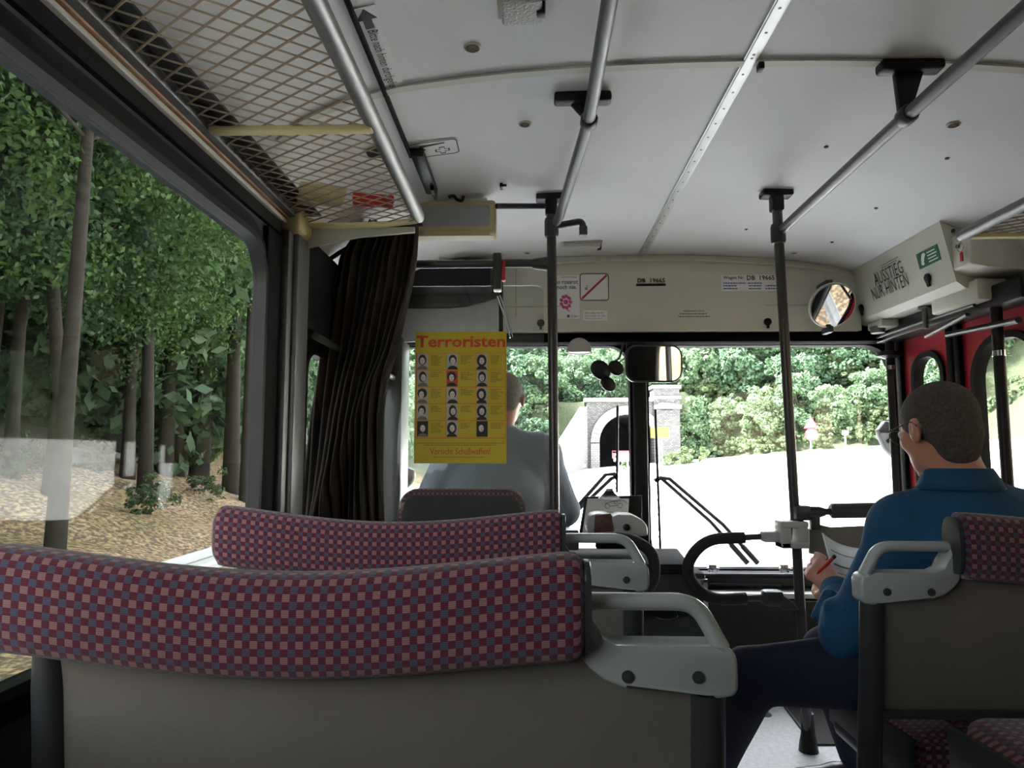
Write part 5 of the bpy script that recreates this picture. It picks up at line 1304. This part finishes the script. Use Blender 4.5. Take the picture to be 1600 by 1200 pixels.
# grey slab on the left bank, standing in for a reflection in the side window
bm = B(); G = []
for x in np.linspace(-9.5,-22,14): G.append([(x+.25*math.sin(y*1.3), y, float(hgt(np.array(x),np.array(y)))+.16+.02*math.sin(x*3+y)) for y in np.linspace(2.0, 20+ (x+10)*.0, 22)])
dm('reflection_grey', (.17,.165,.165), .95, var=.25, scale=5, bump=.5, bscale=30)
grid(bm, G); gv = obj('reflection_patch', bm, 'reflection_grey'); tag(gv, 'grey patch on the left bank standing in for a side window reflection', 'painted reflection'); solidify(gv, .05, -1)

# guard rails
def guard(label, pts, zt, spacing=4.0):
    t = thing('guard_rail', label, 'guard rail', pts[0], 'roadside guard rails'); pts = [Vector(p) for p in pts]
    sec = [(0,0),(.03,.02),(.03,.09),(0,.12),(0,.18),(.03,.21),(.03,.28),(0,.31)]; bm = B(); G = []
    for p, tt, n_, b_ in frames(pts):
        sd = Vector((tt.y,-tt.x,0)).normalized(); G.append([p+sd*a+Z*(zt-.31+c) for a, c in sec])
    grid(bm, G); o = obj('beam', bm, 'galvanised', t); solidify(o, .004)
    L = 0
    for a, b_ in zip(pts, pts[1:]):
        n = max(1, int((b_-a).length/spacing))
        for k in range(n):
            p = a+(b_-a)*k/n; bm = B(); box(bm, (p.x-.10,p.y-.04,p.z-.1), (p.x-.03,p.y+.04,p.z+zt-.02)); obj('post', bm, 'galvanised', t)
    return t
guard('pale steel guard rail along the left edge of the road beside the bus', [(-4.2,-8,GZ),(-4.2,8,GZ),(-4.2,24,GZ),(-4.0,44,GZ)], .72)
guard('steel guard rail on the right side of the road, seen in the round mirror', [(2.9,-14,GZ),(2.9,2.4,GZ)], .7)
guard('pale steel guard rail in front of the tunnel wing wall', [(-3.9,50,GZ),(1.5,66,GZ),(5.5,73,GZ)], .75)

# tunnel portal
bm = B(); box(bm, (TX0-2,76.5,GZ-.3), (TX1+2,95,GZ-.02)); o = obj('track_bed', bm, 'hole_shade'); o['kind'] = 'structure'  # bed coloured near black for the dark of the tunnel
def brick_mat(name, c1, c2, mor, sc):
    m = bpy.data.materials.new(name); m.use_nodes = True; n = m.node_tree; b = n.nodes['Principled BSDF']; b.inputs['Roughness'].default_value = .95
    g = n.nodes.new('ShaderNodeNewGeometry'); mp = n.nodes.new('ShaderNodeMapping'); mp.inputs['Rotation'].default_value = (H,0,0)
    br = n.nodes.new('ShaderNodeTexBrick'); br.inputs['Scale'].default_value = sc; br.inputs['Color1'].default_value = (*c1,1); br.inputs['Color2'].default_value = (*c2,1); br.inputs['Mortar'].default_value = (*mor,1)
    br.inputs['Mortar Size'].default_value = .04; br.inputs['Bias'].default_value = -.2
    n.links.new(g.outputs['Position'], mp.inputs[0]); n.links.new(mp.outputs[0], br.inputs[0]); n.links.new(br.outputs[0], b.inputs['Base Color']); M[name] = m
brick_mat('stone', (.07,.07,.072), (.15,.15,.15), (.04,.04,.04), 1.6)
brick_mat('stone_light', (.20,.20,.195), (.27,.27,.26), (.12,.12,.12), 1.3)
YT = 76.0; s76 = YT/FPX
def tp(px, py): return at(px, py, Y=YT)
xa = tp(918,700).x; xb = tp(1062,700).x; ztop = tp(960,627).z; xc_ = (tp(937,700).x+tp(1024,700).x)/2; rx = (tp(1024,700).x-tp(937,700).x)/2; zap = tp(980,648).z; zsp = zap-rx
t = thing('tunnel_portal', 'grey stone railway tunnel portal with a round arched mouth', 'tunnel', (xc_,YT,GZ))
def arch_outline(rr_, n=20): return [(xc_+rr_*math.cos(a), zsp+rr_*math.sin(a)) for a in np.linspace(0, math.pi, n)]
bm = B(); inn = arch_outline(rx); g0 = GZ-1
outer_ = [(xb,g0),(xb,ztop),(xa,ztop),(xa,g0)]
poly = [(xc_-rx,g0)]+[p for p in inn[::-1]]+[(xc_+rx,g0),(xb,g0),(xb,ztop),(xa,ztop),(xa,g0)]
# face as strips round the arch
for sd in (-1, 1):
    pts_ = [p for p in inn if (p[0]-xc_)*sd >= -1e-6]; pts_.sort(key=lambda q: q[1]); pts_ = [(xc_+sd*rx,g0)]+pts_
    ex = xb if sd > 0 else xa
    for a, b_ in zip(pts_, pts_[1:]):
        if abs(b_[1]-a[1]) > 1e-4: prism(bm, [(a[0],YT,a[1]),(ex,YT,a[1]),(ex,YT,b_[1]),(b_[0],YT,b_[1])], (0,1.2,0))
prism(bm, [(xa,YT,zap),(xb,YT,zap),(xb,YT,ztop),(xa,YT,ztop)], (0,1.2,0)); obj('wall_face', bm, 'stone', t, smooth=False)
bm = B(); o_ = arch_outline(rx+1.0, 24); i_ = arch_outline(rx, 24)
o_ = [(xc_+rx+1.0,g0)]+o_+[(xc_-rx-1.0,g0)]; i_ = [(xc_+rx,g0)]+i_+[(xc_-rx,g0)]
for k in range(len(o_)-1):
    c_ = Vector(((o_[k][0]+i_[k+1][0])/2, YT-.25, (o_[k][1]+i_[k+1][1])/2)); q = [Vector((p[0],YT-.25,p[1])) for p in (o_[k],o_[k+1],i_[k+1],i_[k])]
    prism(bm, [c_+(v-c_)*.94 for v in q], (0,.6,0))
obj('arch_ring', bm, 'stone_light', t, smooth=False)
bm = B(); box(bm, (xa-.3,YT-.3,ztop-.05), (tp(1020,600).x,YT+1.3,ztop+.35)); obj('coping', bm, 'stone_light', t, smooth=False)
bm = B(); x1t, x2t = tp(1020,600).x, tp(1060,600).x; zt_ = tp(1040,603).z
box(bm, (x1t,YT-.35,GZ-1), (x2t,YT+2,zt_)); obj('tower', bm, 'stone', t, smooth=False)
bm = B()
for py_, h_ in ((603,.3),(620,.25)): z_ = tp(1040,py_).z; box(bm, (x1t-.15,YT-.5,z_-h_), (x2t+.2,YT+2.1,z_+.05))
z_ = tp(1040,634).z; prism(bm, [(x1t,YT-.5,z_-.35),(x2t+.2,YT-.5,z_-.35),(x2t+.2,YT-.5,z_+.1),(x1t+.9,YT-.5,z_+.35),(x1t,YT-.5,z_-.0)], (0,.4,0)); obj('cornice', bm, 'stone_light', t, smooth=False)
bm = B(); z_ = tp(1042,641).z; prism(bm, [((x1t+x2t)/2+.6*math.cos(a),YT-.42,z_+.6*math.sin(a)) for a in np.linspace(0,math.pi,12)], (0,.3,0)); obj('niche_shade', bm, 'hole_shade', t)  # solid dark plate in place of a shaded recess
bm = B()
G = [[(p[0],y_,p[1]) for p in o_q] for y_ in (YT+.1, YT+18) for o_q in [i_]]
grid(bm, G); prism(bm, [(xc_-rx-.5,YT+18,g0),(xc_+rx+.5,YT+18,g0),(xc_+rx+.5,YT+18,zap+1),(xc_-rx-.5,YT+18,zap+1)], (0,.2,0)); box(bm, (xc_-rx-.6,YT+.2,zap+.02), (xc_+rx+.6,YT+18,zap+.6)); box(bm,(xc_-rx-.7,YT+1.2,g0),(xc_-rx-.05,YT+18,zap)); box(bm,(xc_+rx+.05,YT+1.2,g0),(xc_+rx+.7,YT+18,zap)); obj('bore', bm, 'hole_shade', t, smooth=False)  # darkness of the bore is put into its colour
# wing wall, running from the portal towards the bus on the left
bm = B(); P0 = tp(918,636); W1 = Vector((at(868,745,Y=50).x-1.0, 50, GZ-.2)); zlow = GZ
A = [Vector((xa,YT,GZ-1)), Vector((xa,YT,P0.z)), Vector((lerp(xa,W1.x,.55), lerp(YT,50,.55), at(878,690,Y=lerp(YT,50,.55)).z)), Vector((W1.x,50,GZ+.9)), Vector((W1.x,50,GZ-1))]
prism(bm, A, (-.8,0,0)); tag(obj('wing_wall', bm, 'stone_light', smooth=False), 'pale sloping stone wing wall left of the tunnel portal', 'wall')

# road signs
def post(bm, x, y, z0, z1, r=.04): lathe(bm, (x,y,z0), (0,0,1), [(r,0),(r,z1-z0)], 10)
def ground_at(x, y): return float(hgt(np.array(float(x)), np.array(float(y))))
p = at(1030,676,Y=60); t = thing('direction_sign', 'yellow rectangular direction sign on a post beside the tunnel', 'road sign', (p.x,60,ground_at(p.x,60)))
bm = B(); a = at(1017,684,Y=60); b_ = at(1045,668,Y=60); box(bm, (a.x,59.95,a.z), (b_.x,60,b_.z)); obj('panel', bm, 'sign_yellow', t)
bm = B()
for px_ in (1030,1034): post(bm, at(px_,700,Y=60.1).x, 60.1, GZ, b_.z)
obj('post', bm, 'galvanised', t)
p = at(968,713,Y=58); t = thing('direction_sign', 'white sign with red border in front of the tunnel mouth', 'road sign', (p.x,58,GZ))
bm = B(); a = at(959,721,Y=58); b_ = at(986,705,Y=58); box(bm, (a.x,57.96,a.z), (b_.x,58,b_.z)); obj('panel', bm, 'sign_white', t)
bm = B(); box(bm, (a.x-.1,57.94,b_.z-.15), (b_.x,58.01,b_.z+.04)); box(bm, (a.x-.12,57.94,a.z+.25), (a.x+.15,58.01,b_.z)); obj('border', bm, 'sign_red', t)
bm = B(); post(bm, at(980,700,Y=58.1).x, 58.1, GZ, a.z+.2, .06); post(bm, at(966,700,Y=58.1).x, 58.1, GZ, a.z+.2, .06); obj('post', bm, 'galvanised', t)
Yw = 40; p = at(1267,680,Y=Yw); g_ = ground_at(p.x,Yw); t = thing('warning_sign', 'red-bordered triangular warning sign over a round plate at the far roadside', 'road sign', (p.x,Yw,g_))
bm = B(); T3 = [at(1267,650,Y=Yw), at(1279,669.5,Y=Yw), at(1256,669.5,Y=Yw)]; prism(bm, T3, (0,.03,0)); obj('triangle', bm, 'sign_red', t)
c3 = (T3[0]+T3[1]+T3[2])/3; bm = B(); prism(bm, [c3+(q-c3)*.68+Vector((0,-.01,0)) for q in T3], (0,.01,0)); obj('field', bm, 'sign_white', t)
bm = B(); disc(bm, at(1268,679,Y=Yw), (0,-1,0), .36, .03, 28); obj('disc', bm, 'sign_red', t)
bm = B(); disc(bm, at(1268,679,Y=Yw)+Vector((0,-.03,0)), (0,-1,0), .27, .01, 28); obj('disc_field', bm, 'sign_white', t)
bm = B(); post(bm, p.x, Yw+.06, g_-.1, at(1267,655,Y=Yw).z, .035); obj('post', bm, 'galvanised', t)
p = at(1321,676,Y=46); t = thing('small_sign', 'small white sign with red marks on the bank right of the triangular sign', 'road sign', (p.x,46,ground_at(p.x,46)))
bm = B(); box(bm, p+Vector((-.2,0,-.15)), p+Vector((.2,.03,.15))); obj('panel', bm, 'sign_white', t); bm = B(); post(bm, p.x, 46.05, ground_at(p.x,46)-.2, p.z+.1); obj('post', bm, 'galvanised', t)
p = at(466,682,X=-4.6); t = thing('curve_marker', 'red and white chevron board beyond the left guard rail', 'road sign', (p.x,p.y,GZ))
bm = B(); box(bm, p+Vector((-.16,0,-.16)), p+Vector((.16,.03,.16))); obj('panel', bm, 'sign_white', t); bm = B(); prism(bm, [p+Vector((a,-.01,b_)) for a,b_ in ((.10,.14),(.0,.14),(-.10,0),(.0,-.14),(.10,-.14),(.0,0))], (0,.01,0)); obj('chevron', bm, 'sign_red', t)
bm = B(); post(bm, p.x, p.y+.06, GZ, p.z+.1, .03); obj('post', bm, 'galvanised', t)

# exterior mirrors, wipers
dm('wing_grey', (.12,.13,.15), .4)
t = thing('wing_mirror', 'black rounded outside mirror with blueish face beyond the right corner of the windscreen', 'mirror', at(1388,690,Y=3.9), 'outside mirrors')
bm = B(); c = at(1387,690,Y=3.95); prism(bm, [at(x,y,Y=3.95) for x,y in ((1373,672),(1384,657),(1396,660),(1400,700),(1398,716),(1385,703),(1376,684))], (0,.05,0), bev=.01); obj('housing', bm, 'wing_grey', t)
bm = B(); prism(bm, [at(x,y,Y=3.945) for x,y in ((1374,672),(1384,658),(1396,661),(1397,676),(1376,676))], (0,.03,0), bev=.004); obj('cap', bm, 'black', t)
bm = B(); tube(bm, arc([c, c+Vector((.10,-.1,.1)), (1.85,3.57,1.35)],.05), .012, 8); obj('arm', bm, 'black', t)
t = thing('wing_mirror', 'black outside mirror on a curved arm beyond the left corner of the windscreen', 'mirror', at(628,745,Y=3.8), 'outside mirrors')
bm = B(); tube(bm, arc([at(618,560,Y=3.7), at(606,640,Y=3.8), at(607,720,Y=3.8), at(616,756,Y=3.8), at(628,748,Y=3.8)],.06), .010, 8); obj('arm', bm, 'black', t)
bm = B(); lathe(bm, at(632,760,Y=3.8), Vector((.4,0,1)), [(.02,0),(.035,.03),(.038,.07),(.02,.10)], 16); obj('housing', bm, 'dark_metal', t)
def wiper(label, blade, a1, a2, piv):
    t = thing('windscreen_wiper', label, 'wiper', at(*piv,Y=3.62), 'windscreen wipers'); Yw_ = 3.58
    bm = B(); p0, p1 = at(*blade[0],Y=Yw_), at(*blade[1],Y=Yw_); tube(bm, [p0,p1], .0065, 8); n = 14
    for k in range(n): q = p0+(p1-p0)*(.28+.72*k/n); box(bm, q+Vector((-.008,-.003,-.006)), q+Vector((.006,.003,.006)), .001)
    obj('blade', bm, 'black', t)
    for nm, pth, r in (('arm',a1,.010),('link',a2,.010)):
        bm = B(); pp = [at(x,y,Y=Yw_+.015) for x,y in pth]; tube(bm, pp, r, 8); tube(bm, [pp[-1]-(pp[-1]-pp[-2])*.45, pp[-1]], .014, 8); obj(nm, bm, 'dark_metal', t)
    bm = B(); c = at(*a1[0],Y=Yw_+.01); lathe(bm, c+Vector((0,.01,0)), (0,-1,0), [(.014,0),(.012,.03)], 12); obj('joint', bm, 'black', t)
wiper('right windscreen wiper with two long arms crossing the bright right pane', ((1024,640),(1032,862)), [(1026,750),(1034,748),(1110,815),(1168,880)], [(1030,746),(1046,748),(1130,820),(1184,880)], (1176,884))
wiper('left windscreen wiper with two arms above the clipboard', ((965,634),(964,770)), [(962,745),(955,748),(900,800),(884,825)], [(962,740),(946,742),(905,788),(880,815)], (882,828))

# ---------------------------------------------------------------- trees
def leaf_mat(name, c1, c2):
    m = bpy.data.materials.new(name); m.use_nodes = True; n = m.node_tree; out = n.nodes['Material Output']; b = n.nodes['Principled BSDF']; b.inputs['Roughness'].default_value = .6
    oi = n.nodes.new('ShaderNodeObjectInfo'); g = n.nodes.new('ShaderNodeNewGeometry')
    a = n.nodes.new('ShaderNodeMath'); a.operation = 'ADD'; a2 = n.nodes.new('ShaderNodeMath'); a2.operation = 'MULTIPLY'; a2.inputs[1].default_value = .5
    n.links.new(oi.outputs['Random'], a.inputs[0]); n.links.new(g.outputs['Random Per Island'], a.inputs[1]); n.links.new(a.outputs[0], a2.inputs[0])
    mx = n.nodes.new('ShaderNodeMix'); mx.data_type = 'RGBA'; mx.inputs[6].default_value = (*c1,1); mx.inputs[7].default_value = (*c2,1)
    n.links.new(a2.outputs[0], mx.inputs[0]); n.links.new(mx.outputs[2], b.inputs['Base Color'])
    tr = n.nodes.new('ShaderNodeBsdfTranslucent'); n.links.new(mx.outputs[2], tr.inputs[0]); ms = n.nodes.new('ShaderNodeMixShader'); ms.inputs[0].default_value = .35
    n.links.new(b.outputs[0], ms.inputs[1]); n.links.new(tr.outputs[0], ms.inputs[2]); n.links.new(ms.outputs[0], out.inputs[0]); M[name] = m
leaf_mat('leaves_hill', (.06,.13,.075), (.13,.20,.10)); leaf_mat('leaves_wood', (.03,.075,.04), (.10,.20,.045)); leaf_mat('leaves_bush', (.05,.10,.05), (.11,.15,.06))
dm('bark', (.032,.027,.022), .95, var=.3, scale=6, bump=.6, bscale=15)
def crown_mesh(name, rx_, ry_, rz_, clumps, per, leaf, mname, seed, cz, shell=.55):
    r = np.random.RandomState(seed); d = r.normal(size=(clumps,3)); d /= np.linalg.norm(d,axis=1)[:,None]
    rad = (shell+(1-shell)*r.rand(clumps))[:,None]; cc = d*rad*np.array([rx_,ry_,rz_]); cs_ = (.20+.16*r.rand(clumps))*min(rx_,rz_)
    q = np.repeat(cc, per, 0); sp = np.repeat(cs_, per)[:,None]; o = r.normal(size=q.shape); o /= np.linalg.norm(o,axis=1)[:,None]; o[:,2] *= .75
    c = q + o*sp*(.55+.45*r.rand(len(q),1)); c[:,2] += cz
    nn = o+np.array([0,0,.5])+.6*r.normal(size=o.shape); nn /= np.linalg.norm(nn,axis=1)[:,None]
    t1 = np.cross(nn, r.normal(size=nn.shape)); t1 /= np.linalg.norm(t1,axis=1)[:,None]; t2 = np.cross(nn, t1)
    s = (leaf*(.6+.8*r.rand(len(c),1))); 
    v = np.stack([c-t1*s, c-t2*s*.55, c+t1*s, c+t2*s*.55], 1).reshape(-1,3); f = np.arange(len(v)).reshape(-1,4)
    me = bpy.data.meshes.new(name); me.vertices.add(len(v)); me.vertices.foreach_set('co', v.astype(np.float32).ravel())
    me.loops.add(len(v)); me.loops.foreach_set('vertex_index', f.ravel().astype(np.int32)); me.polygons.add(len(f)); me.polygons.foreach_set('loop_start', np.arange(0,len(v),4,dtype=np.int32)); me.update(calc_edges=True)
    me.materials.append(M[mname]); return me
def trunk_mesh(h, r0, seed, lean=.2):
    rr_ = random.Random(seed); bm = B(); pts = [Vector((rr_.uniform(-lean,lean)*k/6, rr_.uniform(-lean,lean)*k/6, -.4+h*k/6)) for k in range(7)]
    tube(bm, pts, [r0*(1.3 if k == 0 else 1-.09*k) for k in range(7)], 10)
    for k in range(5):
        a = rr_.uniform(0,6.28); p = pts[3+k%3]; L = h*.35; tube(bm, [p, p+Vector((math.cos(a)*L*.5,math.sin(a)*L*.5,L*.45)), p+Vector((math.cos(a)*L*.9,math.sin(a)*L*.9,L))], [r0*.4,r0*.28,r0*.12], 7)
    me = bpy.data.meshes.new('trunk'); bm.to_mesh(me); bm.free(); me.polygons.foreach_set('use_smooth',[True]*len(me.polygons)); me.materials.append(M['bark']); return me
TP = {}
def proto(key, crown, trunk): TP[key] = (crown, trunk)
for i in range(4): proto('hill%d'%i, crown_mesh('crown', 3.3,3.1,3.6+.4*i, 60, 90, .23, 'leaves_hill', 10+i, 3.3), trunk_mesh(5, .16, 20+i))
for i in range(3): proto('canopy%d'%i, crown_mesh('crown', 2.7,2.7,3.4, 110, 260, .036, 'leaves_wood', 140+i, 5.6), trunk_mesh(8, .055+.012*i, 150+i, .35)); proto('wood%d'%i, crown_mesh('crown', 2.7,2.7,3.4, 100, 200, .055, 'leaves_wood', 40+i, 5.6), trunk_mesh(8, .10+.03*i, 50+i, .35)); proto('under%d'%i, crown_mesh('crown', 1.7,1.7,1.9, 80, 150, .045, 'leaves_wood', 240+i, 1.9), trunk_mesh(3, .05, 250+i, .2))
for i in range(3): proto('bush%d'%i, crown_mesh('crown', .9,.9,.8, 22, 70, .06, 'leaves_bush', 60+i, .6), None)
for i in range(2): proto('shrub%d'%i, crown_mesh('crown', 2.2,1.8,1.3, 30, 60, .17, 'leaves_bush', 70+i, .9), None)
def tree(key, x, y, s, label, group, cat='tree', z=None, name='tree'):
    cm, tm = TP[key]; zg = ground_at(x,y) if z is None else z
    if tm is None:
        o = bpy.data.objects.new(name, cm); C.objects.link(o); o.location = (x,y,zg); tag(o, label, cat, group)
    else:
        o = thing(name, label, cat, (x,y,zg), group)
        for nm, me in (('crown',cm),('trunk',tm)): c = bpy.data.objects.new(nm, me); C.objects.link(c); c.parent = o
    o.scale = (s,s,s); o.rotation_euler = (0,0,random.uniform(0,6.28)); return o
rr = random.Random(21)
# hillside ahead
def hl(x, row): return ('left of the tunnel' if x < 1 else 'above the tunnel' if x < 12 else 'right of the tunnel tower' if x < 27 else 'behind the triangular warning sign' if x < 42 else 'at its far right end')+', '+('lowest row' if row == 0 else 'in the middle rows' if row < 3 else 'highest rows')
for row, (dy, sc_) in enumerate(((3,.75),(8,1.0),(14,1.1),(21,1.25),(30,1.4))):
    x = -34
    while x < 62:
        base = 78-.46*max(0,x-14); y = base+dy+rr.uniform(-1.5,1.5)
        if not (1.5 < x < 17.5 and dy < 6):
            s = sc_*rr.uniform(.8,1.15)
            if x > 3.0 and x < 18: z_ = max(ground_at(x,y), 6.2) if y > 79 else None
            else: z_ = None
            if not (x < -1.5 and False): tree('hill%d'%rr.randrange(4), x, y, s, 'leafy green tree on the sunlit hillside '+hl(x,row), 'trees on the far hillside '+hl(x,row), z=z_)
        x += 4.6*sc_*rr.uniform(.85,1.15)
# rows running up the right side
for y in np.arange(-2, 56, 4.6):
    for dx in (0, 5.5): tree('hill%d'%rr.randrange(4), 41+dx+rr.uniform(-1,1), y+rr.uniform(-1,1), rr.uniform(.9,1.25), 'leafy green tree on the bank right of the forecourt, '+('front row' if dx == 0 else 'rear row'), 'trees on the right bank, '+('front row' if dx == 0 else 'rear row'))
# low shrubs at the foot of the hill
for k in range(26):
    x = 15+k*1.15; base = 78-.46*max(0,x-14); tree('shrub%d'%(k%2), x, base+.6+rr.uniform(-.6,.8), rr.uniform(.5,.9), 'low shrub at the roadside foot of the hill '+('behind the warning sign' if x > 27 else 'right of the tunnel'), 'shrubs below the hill '+('right' if x > 27 else 'left'), 'shrub', name='shrub')
for k in range(34):
    x = 17+rr.uniform(0,24); base = 78-.46*max(0,x-14); tree('shrub%d'%(k%2), x, base+rr.uniform(1.5,9), rr.uniform(.7,1.1), 'bushy shrub on the far slope '+('behind the warning sign' if x > 27 else 'right of the tunnel'), 'shrubs on the far slope '+('right' if x > 27 else 'left'), 'shrub', name='shrub')
for k in range(9):
    tree('shrub%d'%(k%2), -9+k*1.2, 80.5+rr.uniform(-1,3), rr.uniform(.8,1.2), 'shrub on the bank just left of the tunnel portal', 'shrubs left of the tunnel', 'shrub', name='shrub')
for (px_,py_,s) in ((1080,706,.8),(1052,716,.6),(985,738,.5)):
    p = at(px_,py_,Y=64); tree('shrub0', p.x, 64, s, 'pale green shrub beside the tunnel mouth', 'shrubs beside the tunnel', 'shrub', name='shrub')
# left side ahead: wood along the road
for k in range(26):
    y = 16+k*2.3; x = -8.5-rr.uniform(0,3)-(.03*k); tree('hill%d'%rr.randrange(4), x-1.0, y, rr.uniform(.65,.95), 'leafy tree on the left bank ahead, '+('near the bus' if k < 9 else 'halfway to the tunnel' if k < 18 else 'close to the tunnel'), 'front trees on the left bank ahead, stretch %s' % 'abc'[min(2,k//9)])
    if k % 2: tree('hill%d'%rr.randrange(4), x-7, y, rr.uniform(1.0,1.3), 'taller tree in the second row on the left bank ahead', 'second-row trees on the left bank ahead')
# dense wood beside the bus
for k in range(44):
    y = -.8+ (k%15)*1.45+rr.uniform(-.6,.6); x = (-8.8,-12.2,-16.5)[k//15]-rr.uniform(0,1.6)
    if 3 < y < 9.5 and x > -11: x -= 2.5
    tree('wood%d'%rr.randrange(3), x, y, rr.uniform(.85,1.2)*(1+.12*(k//15)), 'dark tree in the dense wood beside the bus, '+('nearest row','middle row','farthest row')[min(2,k//15)], 'trees of the wood beside the bus, '+('nearest row','middle row','back row')[k//15 if k < 45 else 2])
for k in range(13):
    y = -.5+k*1.25+rr.uniform(-.4,.4); tree('canopy%d'%rr.randrange(3), (-8.2,-10.5)[k%2], y, rr.uniform(1.75,2.1), 'very tall tree added so its canopy shades the left side of the bus', 'added canopy trees beside the bus')  # tall trees added to block sun and sky on the left side
for k in range(8):
    tree('wood%d'%rr.randrange(3), 6.8+(k%2)*.8, -9+k*1.75, rr.uniform(.85,1.0), 'dense tree added to darken the right side windows', 'added trees close to the right side windows', z=0.2)  # trees added to cut the light through the right windows
for k in range(9):
    tree('wood%d'%rr.randrange(3), 7.6+(k%2)*1.5, -15+k*1.9, rr.uniform(1.2,1.5), 'unseen tree added for shade on the right bank behind the viewpoint', 'added shade trees on the right bank behind')  # unseen row added to cast shade beside the rear of the bus
for k in range(12):
    y = -1+k*2.2; tree('canopy%d'%rr.randrange(3), -20, y, 1.7, 'tall dark tree at the back of the wood beside the bus', 'trees at the back of the wood')
for k in range(26):
    y = rr.uniform(2,20); x = -10.5-rr.uniform(0,6); tree('under%d'%rr.randrange(3), x, y, rr.uniform(.8,1.25), 'leafy understorey tree between the trunks on the left bank', 'understorey trees on the left bank')
for k in range(16):
    y = rr.uniform(3,17); x = -6.8-rr.uniform(.2,5); tree('bush%d'%rr.randrange(3), x, y, rr.uniform(.3,.65), 'small green bush on the leaf-strewn left bank', 'bushes on the left bank', 'bush', name='bush')
def bare(px, py, Xv, h, r, lean, label):
    p = at(px,py,X=Xv); z0 = ground_at(Xv,p.y); t = thing('bare_tree', label, 'tree', (Xv,p.y,z0), 'bare trunks in the wood')
    bm = B(); b0 = Vector((Xv,p.y,z0)); tube(bm, [b0-Z*.3, b0+Vector((0,lean*.3,h*.3)), b0+Vector((0,lean*.7,h*.65)), b0+Vector((0,lean,h))], [r*1.35,r,r*.85,r*.6], 12); obj('trunk', bm, 'bark', t)
    bm = B()
    for q in (.8,.9): c_ = b0+Vector((0,lean*q,h*q)); tube(bm, [c_, c_+Vector((.6,.9,.7)), c_+Vector((1.0,1.6,1.5))], [r*.3,r*.2,r*.08], 7); tube(bm, [c_, c_+Vector((-.3,-1.0,.6)), c_+Vector((-.4,-1.8,1.5))], [r*.3,r*.2,r*.08], 7)
    obj('branches', bm, 'bark', t)
bare(95,700,-6.6,7.5,.11,.2,'thin dark trunk on the left bank, leftmost in the side window')
bare(262,650,-9.0,8,.16,-.1,'dark knotty trunk behind the leafy slope, in the middle of the side window')
bare(315,640,-8.6,8,.20,.3,'thick dark trunk with a bulge near the front end of the side window')
bare(365,650,-7.8,9,.17,-.3,'dark leaning trunk near the front edge of the side window')
bare(386,650,-7.2,9,.10,0,'slim pale trunk at the front edge of the side window')
